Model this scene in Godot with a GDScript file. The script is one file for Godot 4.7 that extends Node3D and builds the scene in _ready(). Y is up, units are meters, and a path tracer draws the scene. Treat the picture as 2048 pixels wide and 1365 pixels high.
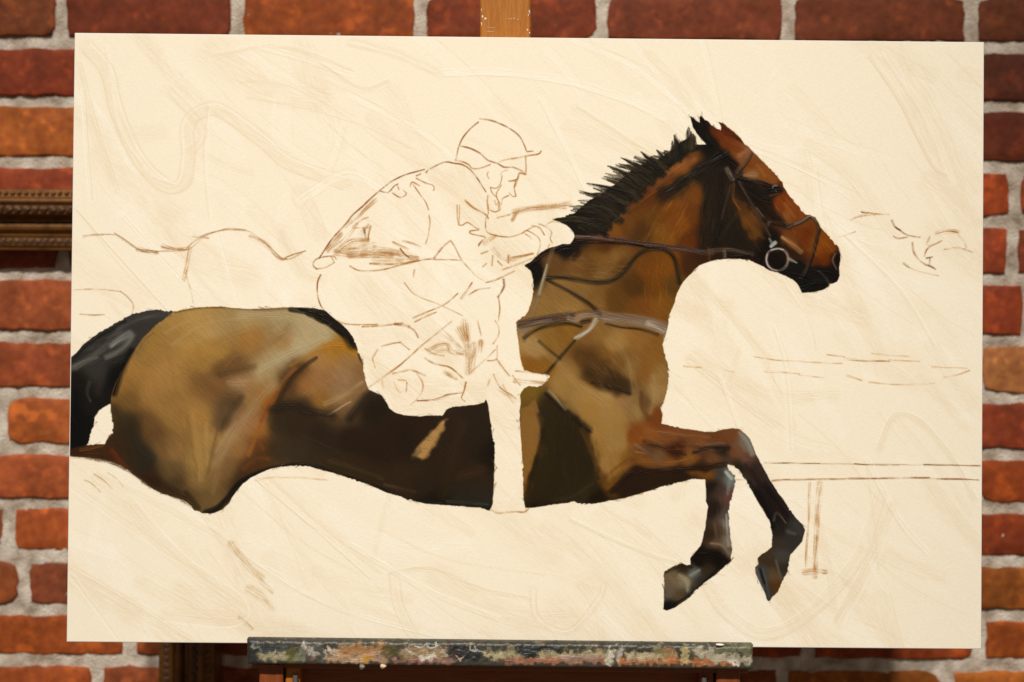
extends Node3D
# An unfinished oil painting of a galloping horse on an easel, in front of an old brick wall with an empty gilded frame.
# Wall face lies at z = 0, the camera looks along -z; metres.

# ---------------------------------------------------------------- a sheet that is painted with brush strokes
class Sheet:
	var w: int
	var h: int
	var s: float
	var r := PackedFloat32Array()
	var g := PackedFloat32Array()
	var b := PackedFloat32Array()
	var mask := PackedFloat32Array()
	var relief := PackedFloat32Array()
	var nz := FastNoiseLite.new()
	var fine := FastNoiseLite.new()

	func _init(width: float, height: float, scale: float, c: Color) -> void:
		s = scale
		w = int(width * s)
		h = int(height * s)
		for a in [r, g, b, mask, relief]:
			a.resize(w * h)
		r.resize(w * h); g.resize(w * h); b.resize(w * h); mask.resize(w * h); relief.resize(w * h)
		r.fill(c.r); g.fill(c.g); b.fill(c.b)
		nz.noise_type = FastNoiseLite.TYPE_SIMPLEX
		nz.frequency = 1.0
		nz.fractal_type = FastNoiseLite.FRACTAL_NONE
		nz.seed = 5
		fine.noise_type = FastNoiseLite.TYPE_SIMPLEX
		fine.frequency = 1.0
		fine.fractal_type = FastNoiseLite.FRACTAL_NONE
		fine.seed = 9

	func curve(p: Array, step: float) -> PackedVector2Array:
		var q := PackedVector2Array()
		var n := p.size() / 2
		var v := PackedVector2Array()
		for i in n:
			v.append(Vector2(p[i * 2], p[i * 2 + 1]) * s)
		for i in n - 1:
			var a := v[maxi(i - 1, 0)]
			var c := v[i]
			var d := v[i + 1]
			var e := v[mini(i + 2, n - 1)]
			var m := maxi(1, int(ceil(c.distance_to(d) / step)))
			for k in m:
				q.append(c.cubic_interpolate(d, a, e, float(k) / m))
		q.append(v[n - 1])
		return q

	# one brush stroke; wa, wb are half widths at its two ends, bristle its dryness
	func stroke(p: Array, wa: float, wb: float, c: Color, op: float, soft: float, bristle: float, clip: bool, lift := 0.0, skip := 0.0) -> void:
		wa = maxf(wa * s, 0.75)
		wb = maxf(wb * s, 0.75)
		var big := maxf(wa, wb)
		var q := curve(p, maxf(1.5, big * 0.4))
		var lo := q[0]
		var hi := q[0]
		for v in q:
			lo = lo.min(v)
			hi = hi.max(v)
		var x0 := maxi(0, int(floor(lo.x - big - 1.0)))
		var y0 := maxi(0, int(floor(lo.y - big - 1.0)))
		var x1 := mini(w - 1, int(ceil(hi.x + big + 1.0)))
		var y1 := mini(h - 1, int(ceil(hi.y + big + 1.0)))
		if x1 < x0 or y1 < y0:
			return
		var bw := x1 - x0 + 1
		var near := PackedFloat32Array()
		near.resize(bw * (y1 - y0 + 1))
		near.fill(9.0)
		var across := PackedFloat32Array()
		across.resize(near.size())
		var along := PackedFloat32Array()
		along.resize(near.size())
		var total := 0.0
		for i in q.size() - 1:
			total += q[i].distance_to(q[i + 1])
		var run := 0.0
		for i in q.size() - 1:
			var a := q[i]
			var d := q[i + 1] - a
			var len := d.length()
			if len < 0.001:
				continue
			var dir := d / len
			var ra := lerpf(wa, wb, run / total)
			var rb := lerpf(wa, wb, (run + len) / total)
			var m := maxf(ra, rb) + 1.0
			var bx0 := maxi(x0, int(floor(minf(a.x, a.x + d.x) - m)))
			var bx1 := mini(x1, int(ceil(maxf(a.x, a.x + d.x) + m)))
			var by0 := maxi(y0, int(floor(minf(a.y, a.y + d.y) - m)))
			var by1 := mini(y1, int(ceil(maxf(a.y, a.y + d.y) + m)))
			for y in range(by0, by1 + 1):
				var py := y + 0.5 - a.y
				var at := (y - y0) * bw - x0
				for x in range(bx0, bx1 + 1):
					var px := x + 0.5 - a.x
					var t := px * dir.x + py * dir.y
					var o := px * dir.y - py * dir.x
					var tc := clampf(t, 0.0, len)
					var e := t - tc
					var rr := ra + (rb - ra) * tc / len
					var dd := sqrt(o * o + e * e) / rr
					if dd < near[at + x]:
						near[at + x] = dd
						across[at + x] = o
						along[at + x] = run + t
			run += len
		var edge := 1.0 / big
		var seed_at: float = p[0] * 1.7 + p[1] * 0.3
		for y in range(y0, y1 + 1):
			for x in range(x0, x1 + 1):
				var n := (y - y0) * bw + x - x0
				var dd := near[n]
				if dd >= 1.0 + edge:
					continue
				var al := op * (1.0 - smoothstep(maxf(0.0, 1.0 - soft - edge), 1.0 + edge, dd))
				if bristle > 0.0:
					var k := nz.get_noise_2d(along[n] * 0.018 + seed_at, across[n] * 0.42 + seed_at * 3.1)
					var f := fine.get_noise_2d(x * 0.55, y * 0.55)
					al *= clampf(1.0 + bristle * (k * 1.1 + f * 0.35 - 0.25), 0.0, 1.25)
				if skip > 0.0:
					# the brush skips over the weave and runs dry now and then
					var gap := nz.get_noise_2d(along[n] * 0.045 + seed_at, 3.0) + 0.9 * fine.get_noise_2d(x * 0.7, y * 1.1)
					al *= clampf(1.0 - skip * (0.55 - 0.95 * gap), 0.0, 1.0)
				var i := y * w + x
				if clip:
					al *= mask[i]
				if al <= 0.002:
					continue
				al = minf(al, 1.0)
				r[i] += (c.r - r[i]) * al
				g[i] += (c.g - g[i]) * al
				b[i] += (c.b - b[i]) * al
				if lift != 0.0:
					relief[i] += lift * al * (0.5 + nz.get_noise_2d(along[n] * 0.02 + seed_at, across[n] * 0.5))

	# a flat shape of paint with its edge worked into what lies beside it, kept inside the covered part
	func patch(p: Array, c: Color, op: float, feather: float) -> void:
		feather *= s
		var v := PackedVector2Array()
		for i in p.size() / 2:
			v.append(Vector2(p[i * 2], p[i * 2 + 1]) * s)
		var lo := v[0]
		var hi := v[0]
		for t in v:
			lo = lo.min(t)
			hi = hi.max(t)
		var n := v.size()
		var wob := minf(3.0, feather * 0.6)
		for y in range(maxi(0, int(lo.y - feather)), mini(h - 1, int(hi.y + feather)) + 1):
			for x in range(maxi(0, int(lo.x - feather)), mini(w - 1, int(hi.x + feather)) + 1):
				var i := y * w + x
				if mask[i] <= 0.0:
					continue
				var q := Vector2(x + 0.5 + wob * nz.get_noise_2d(x * 0.04, y * 0.04), y + 0.5 + wob * nz.get_noise_2d(x * 0.04 + 30.0, y * 0.04))
				var best := 1e9
				var inside := false
				var a := v[n - 1]
				for k in n:
					var b2 := v[k]
					var e := b2 - a
					var f := q - a
					var t := clampf(f.dot(e) / maxf(e.length_squared(), 0.0001), 0.0, 1.0)
					best = minf(best, (f - e * t).length_squared())
					if (a.y > q.y) != (b2.y > q.y) and q.x < a.x + (q.y - a.y) / (b2.y - a.y) * e.x:
						inside = not inside
					a = b2
				var d := sqrt(best) * (1.0 if inside else -1.0)
				var al := op * smoothstep(-feather, feather, d) * mask[i]
				al *= 1.0 + 0.12 * nz.get_noise_2d(x * 0.03 + y * 0.05, y * 0.09 - x * 0.09)
				if al > 0.002:
					al = minf(al, 1.0)
					r[i] += (c.r - r[i]) * al
					g[i] += (c.g - g[i]) * al
					b[i] += (c.b - b[i]) * al

	# coverage of a closed outline, ragged by rough pixels
	func cover(p: Array, rough: float, sign := 1.0) -> void:
		var v := PackedVector2Array()
		var n := p.size() / 2
		for i in n:
			var a := Vector2(p[i * 2], p[i * 2 + 1]) * s
			var c := Vector2(p[(i * 2 + 2) % p.size()], p[(i * 2 + 3) % p.size()]) * s
			var m := maxi(1, int(a.distance_to(c) / 2.5))
			for k in m:
				var t := a.lerp(c, float(k) / m)
				var wild := 0.35 + 1.3 * maxf(0.0, nz.get_noise_2d(t.x * 0.011 + 7.0, t.y * 0.011))
				v.append(t + (Vector2(nz.get_noise_2d(t.x * 0.23, t.y * 0.23), nz.get_noise_2d(t.x * 0.23 + 90.0, t.y * 0.23)) + 0.8 * Vector2(fine.get_noise_2d(t.x * 0.05, t.y * 0.05), fine.get_noise_2d(t.x * 0.05 + 40.0, t.y * 0.05))) * rough * wild)
		var lo := 1e9
		var hi := -1e9
		for t in v:
			lo = minf(lo, t.y)
			hi = maxf(hi, t.y)
		var row := PackedFloat32Array()
		row.resize(w)
		for y in range(maxi(0, int(lo)), mini(h - 1, int(hi)) + 1):
			row.fill(0.0)
			for sub in 3:
				var sy := y + (sub + 0.5) / 3.0
				var xs := PackedFloat32Array()
				for i in v.size():
					var a := v[i]
					var c := v[(i + 1) % v.size()]
					if (a.y <= sy) != (c.y <= sy):
						xs.append(a.x + (sy - a.y) / (c.y - a.y) * (c.x - a.x))
				xs.sort()
				for k in range(0, xs.size() - 1, 2):
					var xa := maxf(xs[k], 0.0)
					var xb := minf(xs[k + 1], w - 0.001)
					if xb <= xa:
						continue
					var ia := int(xa)
					var ib := int(xb)
					if ia == ib:
						row[ia] += (xb - xa) / 3.0
					else:
						row[ia] += (ia + 1 - xa) / 3.0
						for x in range(ia + 1, ib):
							row[x] += 1.0 / 3.0
						row[ib] += (xb - ib) / 3.0
			for x in w:
				if row[x] > 0.0:
					var i := y * w + x
					mask[i] = clampf(mask[i] + sign * row[x], 0.0, 1.0)

	# blends dabs of colour [x, y, rgb, ...] into one another over the covered part
	func blend_dabs(d: Array, reach: float, tone: Callable) -> void:
		var cell := 5
		var cw := w / cell + 2
		var ch := h / cell + 2
		var need := PackedByteArray()
		need.resize(cw * ch)
		for y in h:
			for x in w:
				if mask[y * w + x] > 0.0:
					var i := (y / cell) * cw + x / cell
					need[i] = 1
					need[i + 1] = 1
					need[i + cw] = 1
					need[i + cw + 1] = 1
		var n := d.size() / 5
		var dx := PackedFloat32Array()
		var dy := PackedFloat32Array()
		var dr := PackedFloat32Array()
		var dg := PackedFloat32Array()
		var db := PackedFloat32Array()
		for i in n:
			dx.append(d[i * 5] * s); dy.append(d[i * 5 + 1] * s)
			var c: Color = tone.call(Color8(d[i * 5 + 2], d[i * 5 + 3], d[i * 5 + 4]))
			dr.append(c.r); dg.append(c.g); db.append(c.b)
		var fr := PackedFloat32Array()
		var fg := PackedFloat32Array()
		var fb := PackedFloat32Array()
		fr.resize(cw * ch); fg.resize(cw * ch); fb.resize(cw * ch)
		var soft := reach * reach * s * s
		for cy in ch:
			for cx in cw:
				var at := cy * cw + cx
				if need[at] == 0:
					continue
				var x := float(cx * cell)
				var y := float(cy * cell)
				var sw := 0.0
				var sr := 0.0
				var sg := 0.0
				var sb := 0.0
				for i in n:
					var ex := dx[i] - x
					var ey := dy[i] - y
					var q := 1.0 / (ex * ex + ey * ey + soft)
					q = q * q * q
					sw += q
					sr += q * dr[i]; sg += q * dg[i]; sb += q * db[i]
				fr[at] = sr / sw; fg[at] = sg / sw; fb[at] = sb / sw
		for y in h:
			var ty := float(y % cell) / cell
			for x in w:
				var i := y * w + x
				var m := mask[i]
				if m <= 0.0:
					continue
				var tx := float(x % cell) / cell
				var at := (y / cell) * cw + x / cell
				var k := 1.0 + 0.05 * nz.get_noise_2d(x * 0.012, y * 0.012) + 0.03 * nz.get_noise_2d(x * 0.02 + y * 0.02, y * 0.12 - x * 0.12) + 0.025 * fine.get_noise_2d(x * 0.5, y * 0.35)
				var cr := lerpf(lerpf(fr[at], fr[at + 1], tx), lerpf(fr[at + cw], fr[at + cw + 1], tx), ty) * k
				var cg := lerpf(lerpf(fg[at], fg[at + 1], tx), lerpf(fg[at + cw], fg[at + cw + 1], tx), ty) * k
				var cb := lerpf(lerpf(fb[at], fb[at + 1], tx), lerpf(fb[at + cw], fb[at + cw + 1], tx), ty) * k
				r[i] += (cr - r[i]) * m
				g[i] += (cg - g[i]) * m
				b[i] += (cb - b[i]) * m

	# drags the wet paint about
	func smear(ax: float, ay: float) -> void:
		var or_ := r.duplicate()
		var og := g.duplicate()
		var ob := b.duplicate()
		for y in h:
			for x in w:
				var dx := ax * nz.get_noise_2d(x * 0.05, y * 0.06) + 0.5 * ax * fine.get_noise_2d(x * 0.21, y * 0.16)
				var dy := ay * nz.get_noise_2d(x * 0.06 + 60.0, y * 0.04) + 0.35 * ay * fine.get_noise_2d(x * 0.2 + 30.0, y * 0.05)
				var i := clampi(int(y + dy), 0, h - 1) * w + clampi(int(x + dx), 0, w - 1)
				var o := y * w + x
				r[o] = or_[i]
				g[o] = og[i]
				b[o] = ob[i]

	func picture(gain: float) -> ImageTexture:
		var bytes := PackedByteArray()
		bytes.resize(w * h * 3)
		for i in w * h:
			bytes[i * 3] = int(clampf(r[i] * gain, 0.0, 1.0) * 255.0 + 0.5)
			bytes[i * 3 + 1] = int(clampf(g[i] * gain, 0.0, 1.0) * 255.0 + 0.5)
			bytes[i * 3 + 2] = int(clampf(b[i] * gain, 0.0, 1.0) * 255.0 + 0.5)
		return ImageTexture.create_from_image(Image.create_from_data(w, h, false, Image.FORMAT_RGB8, bytes))

	func gloss(bare: float, painted: float) -> ImageTexture:
		var bytes := PackedByteArray()
		bytes.resize(w * h)
		for i in w * h:
			bytes[i] = int(clampf(lerpf(bare, painted, mask[i]) + 0.06 * relief[i], 0.0, 1.0) * 255.0)
		return ImageTexture.create_from_image(Image.create_from_data(w, h, false, Image.FORMAT_L8, bytes))

	func bumps() -> ImageTexture:
		var bytes := PackedByteArray()
		bytes.resize(w * h)
		for i in w * h:
			bytes[i] = int(clampf(0.5 + relief[i] * 0.5, 0.0, 1.0) * 255.0)
		return ImageTexture.create_from_image(Image.create_from_data(w, h, false, Image.FORMAT_L8, bytes))


# ---------------------------------------------------------------- helpers
var noise := FastNoiseLite.new()
var rng := RandomNumberGenerator.new()



# umber of the underdrawing
func warm(e: Array) -> Color:
	return Color8(mini(255, int(e[0] * 1.12)), int(e[1] * 1.0), int(e[2] * 0.72))

# oil colours as they dry: a little deeper than when mixed
func deep(c: Color) -> Color:
	var v := 0.3 * c.r + 0.6 * c.g + 0.1 * c.b
	c = c.lerp(Color(v, v, v), 0.02)
	return Color(pow(c.r, 1.07) * 0.965, pow(c.g, 1.07) * 0.965, pow(c.b, 1.06) * 0.95)

func rgb_of(e: Array, at := 0) -> Color:
	return Color8(e[at], e[at + 1], e[at + 2])

func thing(called: String, label: String, category: String, kind := "") -> Node3D:
	var o := Node3D.new()
	o.name = called
	add_child(o, true)
	o.set_meta("label", label)
	o.set_meta("category", category)
	if kind:
		o.set_meta("kind", kind)
	return o

func part(called: String, m: Mesh, mat: Material, parent: Node3D) -> MeshInstance3D:
	var o := MeshInstance3D.new()
	o.name = called
	o.mesh = m
	o.material_override = mat
	parent.add_child(o, true)
	return o

func mat(c: Color, rough: float, metal := 0.0, spec := 0.5) -> StandardMaterial3D:
	var m := StandardMaterial3D.new()
	m.albedo_color = c
	m.roughness = rough
	m.metallic = metal
	m.metallic_specular = spec
	return m

func noise_tex(size: int, freq: float, oct: int, seed_value: int, ramp: Array, kind := FastNoiseLite.TYPE_SIMPLEX_SMOOTH) -> ImageTexture:
	var n := FastNoiseLite.new()
	n.noise_type = kind
	n.seed = seed_value
	n.frequency = freq
	n.fractal_octaves = oct
	var im := n.get_seamless_image(size, size)
	var out := Image.create(size, size, false, Image.FORMAT_RGB8)
	var grad := Gradient.new()
	grad.offsets = PackedFloat32Array(ramp.map(func(e): return e[0]))
	grad.colors = PackedColorArray(ramp.map(func(e): return e[1]))
	for y in size:
		for x in size:
			out.set_pixel(x, y, grad.sample(im.get_pixel(x, y).r))
	return ImageTexture.create_from_image(out)

# box with its edges cut at 45 degrees by c
func bevel_box(size: Vector3, c: float) -> ArrayMesh:
	var st := SurfaceTool.new()
	st.begin(Mesh.PRIMITIVE_TRIANGLES)
	var e := size / 2.0
	for axis in 3:
		for sgn in [-1.0, 1.0]:
			var u := (axis + 1) % 3
			var v := (axis + 2) % 3
			var q := []
			for k in [[-1, -1], [1, -1], [1, 1], [-1, 1]]:
				var p := Vector3.ZERO
				p[axis] = sgn * e[axis]
				p[u] = k[0] * (e[u] - c)
				p[v] = k[1] * (e[v] - c)
				q.append(p)
			quad(st, q, Vector3.ZERO)
	for axis in 3:
		var u := (axis + 1) % 3
		var v := (axis + 2) % 3
		for k in [[-1, -1], [1, -1], [1, 1], [-1, 1]]:
			var q := []
			for t in [[-1, 0], [1, 0], [1, 1], [-1, 1]]:
				var p := Vector3.ZERO
				p[axis] = t[0] * (e[axis] - c)
				p[u] = k[0] * (e[u] - (c if t[1] == 1 else 0.0))
				p[v] = k[1] * (e[v] - (0.0 if t[1] == 1 else c))
				q.append(p)
			quad(st, q, Vector3.ZERO)
	for a in [-1, 1]:
		for b in [-1, 1]:
			for d in [-1, 1]:
				var m := Vector3(a, b, d)
				var t := [Vector3(e.x, e.y - c, e.z - c) * m, Vector3(e.x - c, e.y, e.z - c) * m, Vector3(e.x - c, e.y - c, e.z) * m]
				tri(st, t[0], t[1], t[2], Vector3.ZERO)
	st.generate_normals()
	return st.commit()

func tri(st: SurfaceTool, a: Vector3, b: Vector3, c: Vector3, inside: Vector3) -> void:
	var n := (b - a).cross(c - a)
	st.set_smooth_group(-1)
	if n.dot((a + b + c) / 3.0 - inside) > 0.0:
		st.add_vertex(a); st.add_vertex(c); st.add_vertex(b)
	else:
		st.add_vertex(a); st.add_vertex(b); st.add_vertex(c)

func quad(st: SurfaceTool, q: Array, inside: Vector3) -> void:
	tri(st, q[0], q[1], q[2], inside)
	tri(st, q[0], q[2], q[3], inside)

# a surface grid from rows of points, seen from outside when rows run to the right and then down
func grid_mesh(pts: Array, cols: int, uvs: Array, colors := PackedColorArray()) -> ArrayMesh:
	var st := SurfaceTool.new()
	st.begin(Mesh.PRIMITIVE_TRIANGLES)
	st.set_smooth_group(0)
	var rows := pts.size() / cols
	for i in pts.size():
		if colors.size() > 0:
			st.set_color(colors[i])
		st.set_uv(uvs[i])
		st.add_vertex(pts[i])
	for y in rows - 1:
		for x in cols - 1:
			var a := y * cols + x
			for k in [a, a + 1, a + cols, a + 1, a + cols + 1, a + cols]:
				st.add_index(k)
	st.generate_normals()
	st.generate_tangents()
	return st.commit()


func _ready() -> void:
	rng.seed = 77
	noise.seed = 3
	noise.frequency = 1.0
	noise.fractal_type = FastNoiseLite.FRACTAL_FBM
	noise.fractal_octaves = 3
	camera_and_light()
	build_wall()
	build_frame()
	build_easel()
	build_canvas()


func camera_and_light() -> void:
	var cam := Camera3D.new()
	cam.name = "camera"
	cam.fov = 26.985
	cam.position = Vector3(0, 0, 1.78)
	cam.rotation_degrees = Vector3(0, 0, 0.29)
	cam.near = 0.05
	cam.far = 30.0
	var lens := CameraAttributesPhysical.new()
	lens.frustum_focal_length = 50.0
	lens.frustum_focus_distance = 1.425
	lens.exposure_aperture = 3.2
	lens.exposure_sensitivity = 100.0
	lens.frustum_near = 0.05
	lens.frustum_far = 30.0
	cam.attributes = lens
	add_child(cam)
	cam.current = true

	var env := Environment.new()
	env.background_mode = Environment.BG_COLOR
	env.background_color = Color(0.43, 0.40, 0.365)
	env.background_energy_multiplier = 1.0
	env.tonemap_mode = Environment.TONE_MAPPER_LINEAR
	env.tonemap_exposure = 1.0
	env.sdfgi_enabled = true
	env.ssao_enabled = true
	env.ssil_enabled = true
	var we := WorldEnvironment.new()
	we.name = "room_air"
	we.environment = env
	add_child(we)

	# two studio lamps high up in front, side by side and far enough for nearly parallel beams
	for side in [-1.0, 1.0]:
		var lamp := SpotLight3D.new()
		lamp.name = "studio_lamp"
		lamp.light_color = Color(1.0, 0.978, 0.945)
		lamp.light_energy = 144.0
		lamp.light_size = 0.34
		lamp.spot_range = 30.0
		lamp.spot_attenuation = 2.0
		lamp.spot_angle = 5.1
		lamp.spot_angle_attenuation = 1.0
		lamp.shadow_enabled = true
		add_child(lamp, true)
		lamp.look_at_from_position(Vector3(-0.65 + 0.75 * side, 9.9, 11.2), Vector3(-0.06, 0.0, 0.33), Vector3.UP)


# ---------------------------------------------------------------- brick wall
# every row: the joint above, the joint below, then its bricks as left, right, colour
func build_wall() -> void:
	var wall := thing("brick_wall", "old red brick wall with thick pale lime mortar behind the easel", "wall", "structure")
	var mortar_tex := noise_tex(512, 0.012, 5, 21, [[0.0, Color(0.55, 0.49, 0.42)], [0.3, Color(0.70, 0.64, 0.575)], [0.6, Color(0.78, 0.73, 0.665)], [1.0, Color(0.88, 0.84, 0.785)]])
	var grit := noise_tex(512, 0.11, 4, 22, [[0.0, Color.BLACK], [1.0, Color.WHITE]])
	var mm := mat(Color.WHITE, 0.95, 0.0, 0.2)
	mm.albedo_texture = mortar_tex
	mm.heightmap_enabled = true
	mm.heightmap_texture = grit
	mm.heightmap_scale = 0.20
	mm.heightmap_deep_parallax = false
	# mortar bed, uneven
	var x0 := -0.95
	var x1 := 0.95
	var y0 := -0.70
	var y1 := 0.66
	var step := 0.006
	var nx := int((x1 - x0) / step) + 1
	var ny := int((y1 - y0) / step) + 1
	var pts := []
	var uvs := []
	for j in ny:
		for i in nx:
			var x := x0 + i * step
			var y := y1 - j * step
			var z := -0.0019 + 0.0018 * noise.get_noise_2d(x * 24.0, y * 24.0) + 0.0024 * noise.get_noise_2d(x * 75.0 + 40.0, y * 75.0)
			pts.append(Vector3(x, y, z))
			uvs.append(Vector2(x, -y) * 5.0)
	part("mortar", grid_mesh(pts, nx, uvs), mm, wall)
	# solid masonry behind the mortar, so the wall has thickness
	var core := part("wall_core", bevel_box(Vector3(x1 - x0, y1 - y0, 0.1), 0.002), mat(Color(0.42, 0.36, 0.32), 0.95), wall)
	core.position = Vector3((x0 + x1) / 2.0, (y0 + y1) / 2.0, -0.0700)

	var clay := []
	for k in 3:
		var m := mat(Color.WHITE, 0.72, 0.0, 0.35)
		m.vertex_color_use_as_albedo = true
		m.albedo_texture = brick_tex(k)
		m.heightmap_enabled = true
		m.heightmap_texture = noise_tex(512, 0.03, 5, 41 + k, [[0.0, Color.BLACK], [1.0, Color.WHITE]])
		m.heightmap_scale = 0.05
		clay.append(m)
	var rows: Array = BRICKS
	var count := 0
	for row in rows:
		for e in row[2]:
			var c := rgb_of(e, 2).srgb_to_linear()
			var grey := 0.3 * c.r + 0.6 * c.g + 0.1 * c.b
			c = Color(c.r * 1.08, lerpf(c.g, grey, -0.10) * 1.16, c.b * 0.58)
			var o := part("brick", brick_mesh(e[1] - e[0], row[0] - row[1], c, count), clay[count % 3], wall)
			o.position = Vector3((e[0] + e[1]) * 0.0005, (row[0] + row[1]) * 0.0005, rng.randf_range(-0.0005, 0.0022))
			count += 1

# fired clay: blotches, kiln scum, smears of old lime
func brick_tex(k: int) -> ImageTexture:
	var n := FastNoiseLite.new()
	n.seed = 60 + k
	n.frequency = 0.009
	n.fractal_octaves = 4
	var blot := n.get_seamless_image(512, 512)
	n.seed = 70 + k
	n.frequency = 0.035
	n.fractal_octaves = 4
	var grain := n.get_seamless_image(512, 512)
	n.seed = 80 + k
	n.frequency = 0.014
	n.fractal_octaves = 5
	var lime := n.get_seamless_image(512, 512)
	n.seed = 90 + k
	n.frequency = 0.05
	n.noise_type = FastNoiseLite.TYPE_CELLULAR
	n.fractal_octaves = 2
	var pits := n.get_seamless_image(512, 512)
	var im := Image.create(512, 512, false, Image.FORMAT_RGB8)
	for y in 512:
		for x in 512:
			var a := blot.get_pixel(x, y).r
			var b := grain.get_pixel(x, y).r
			var v := 0.70 + 0.18 * (a - 0.5) + 0.17 * (b - 0.5)
			var c := Color(v, v * (0.96 + 0.10 * b), v * (0.96 + 0.14 * a))
			var l := smoothstep(0.56, 0.84, lime.get_pixel(x, y).r) * (0.35 + 0.9 * (b - 0.3))
			c = c.lerp(Color(0.98, 1.0, 1.0), clampf(l, 0.0, 0.6))
			if pits.get_pixel(x, y).r < 0.08 and b < 0.5:
				c = c * 0.8
			im.set_pixel(x, y, c)
	return ImageTexture.create_from_image(im)

func brick_mesh(wide: float, high: float, c: Color, n: int) -> ArrayMesh:
	wide *= 0.001
	high *= 0.001
	var us := [0.0, 0.0016, 0.0042]
	var m := maxi(4, int(wide / 0.014))
	for i in range(1, m):
		us.append(lerpf(0.0042, wide - 0.0042, float(i) / m))
	us.append_array([wide - 0.0042, wide - 0.0016, wide])
	var vs := [0.0, 0.0016, 0.0042, high * 0.25, high * 0.42, high * 0.58, high * 0.75, high - 0.0042, high - 0.0016, high]
	var pts := []
	var uvs := []
	var cols := PackedColorArray()
	var sx := n * 7.3
	var off := Vector2(rng.randf(), rng.randf())
	var flip := -1.0 if rng.randf() < 0.5 else 1.0
	for j in vs.size():
		for i in us.size():
			var x: float = us[i] - wide / 2.0
			var y: float = high / 2.0 - vs[j]
			var du: float = minf(us[i], wide - us[i])
			var dv: float = minf(vs[j], high - vs[j])
			var d := minf(du, dv)
			var z := 0.0004 + 0.0012 * noise.get_noise_2d(x * 18.0 + sx, y * 22.0)
			# arris worn round, sides run back into the mortar
			if d < 0.0001:
				z = -0.013
			elif d < 0.003:
				z -= 0.0009
			# ragged outline
			var k := clampf(1.0 - d / 0.012, 0.0, 1.0)
			var ox := 0.0030 * noise.get_noise_2d(sx + y * 60.0, x * 30.0) + 0.0016 * noise.get_noise_2d(sx + 50.0 + y * 190.0, x * 120.0)
			var oy := 0.0034 * noise.get_noise_2d(sx + 20.0 + x * 28.0, y * 30.0) + 0.0020 * noise.get_noise_2d(sx + 90.0 + x * 110.0, y * 90.0)
			# rounded, sometimes broken corners
			var cx := clampf(1.0 - du / 0.016, 0.0, 1.0)
			var cy := clampf(1.0 - dv / 0.016, 0.0, 1.0)
			var pull := cx * cy * (0.0012 + 0.011 * maxf(0.0, noise.get_noise_2d(sx + signf(x) * 31.0, signf(y) * 17.0)))
			x += (ox * k - signf(x) * pull)
			y += (oy * k - signf(y) * pull)
			pts.append(Vector3(x, y, z))
			uvs.append(Vector2(x * flip * 3.4, -y * 3.4) + off)
			var tone := 1.0 + 0.12 * noise.get_noise_2d(x * 5.0 + sx, y * 9.0 + 5.0)
			cols.append(Color(c.r * tone * 1.84, c.g * tone * 1.84, c.b * tone * 1.84))
	return grid_mesh(pts, us.size(), uvs, cols)


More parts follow.
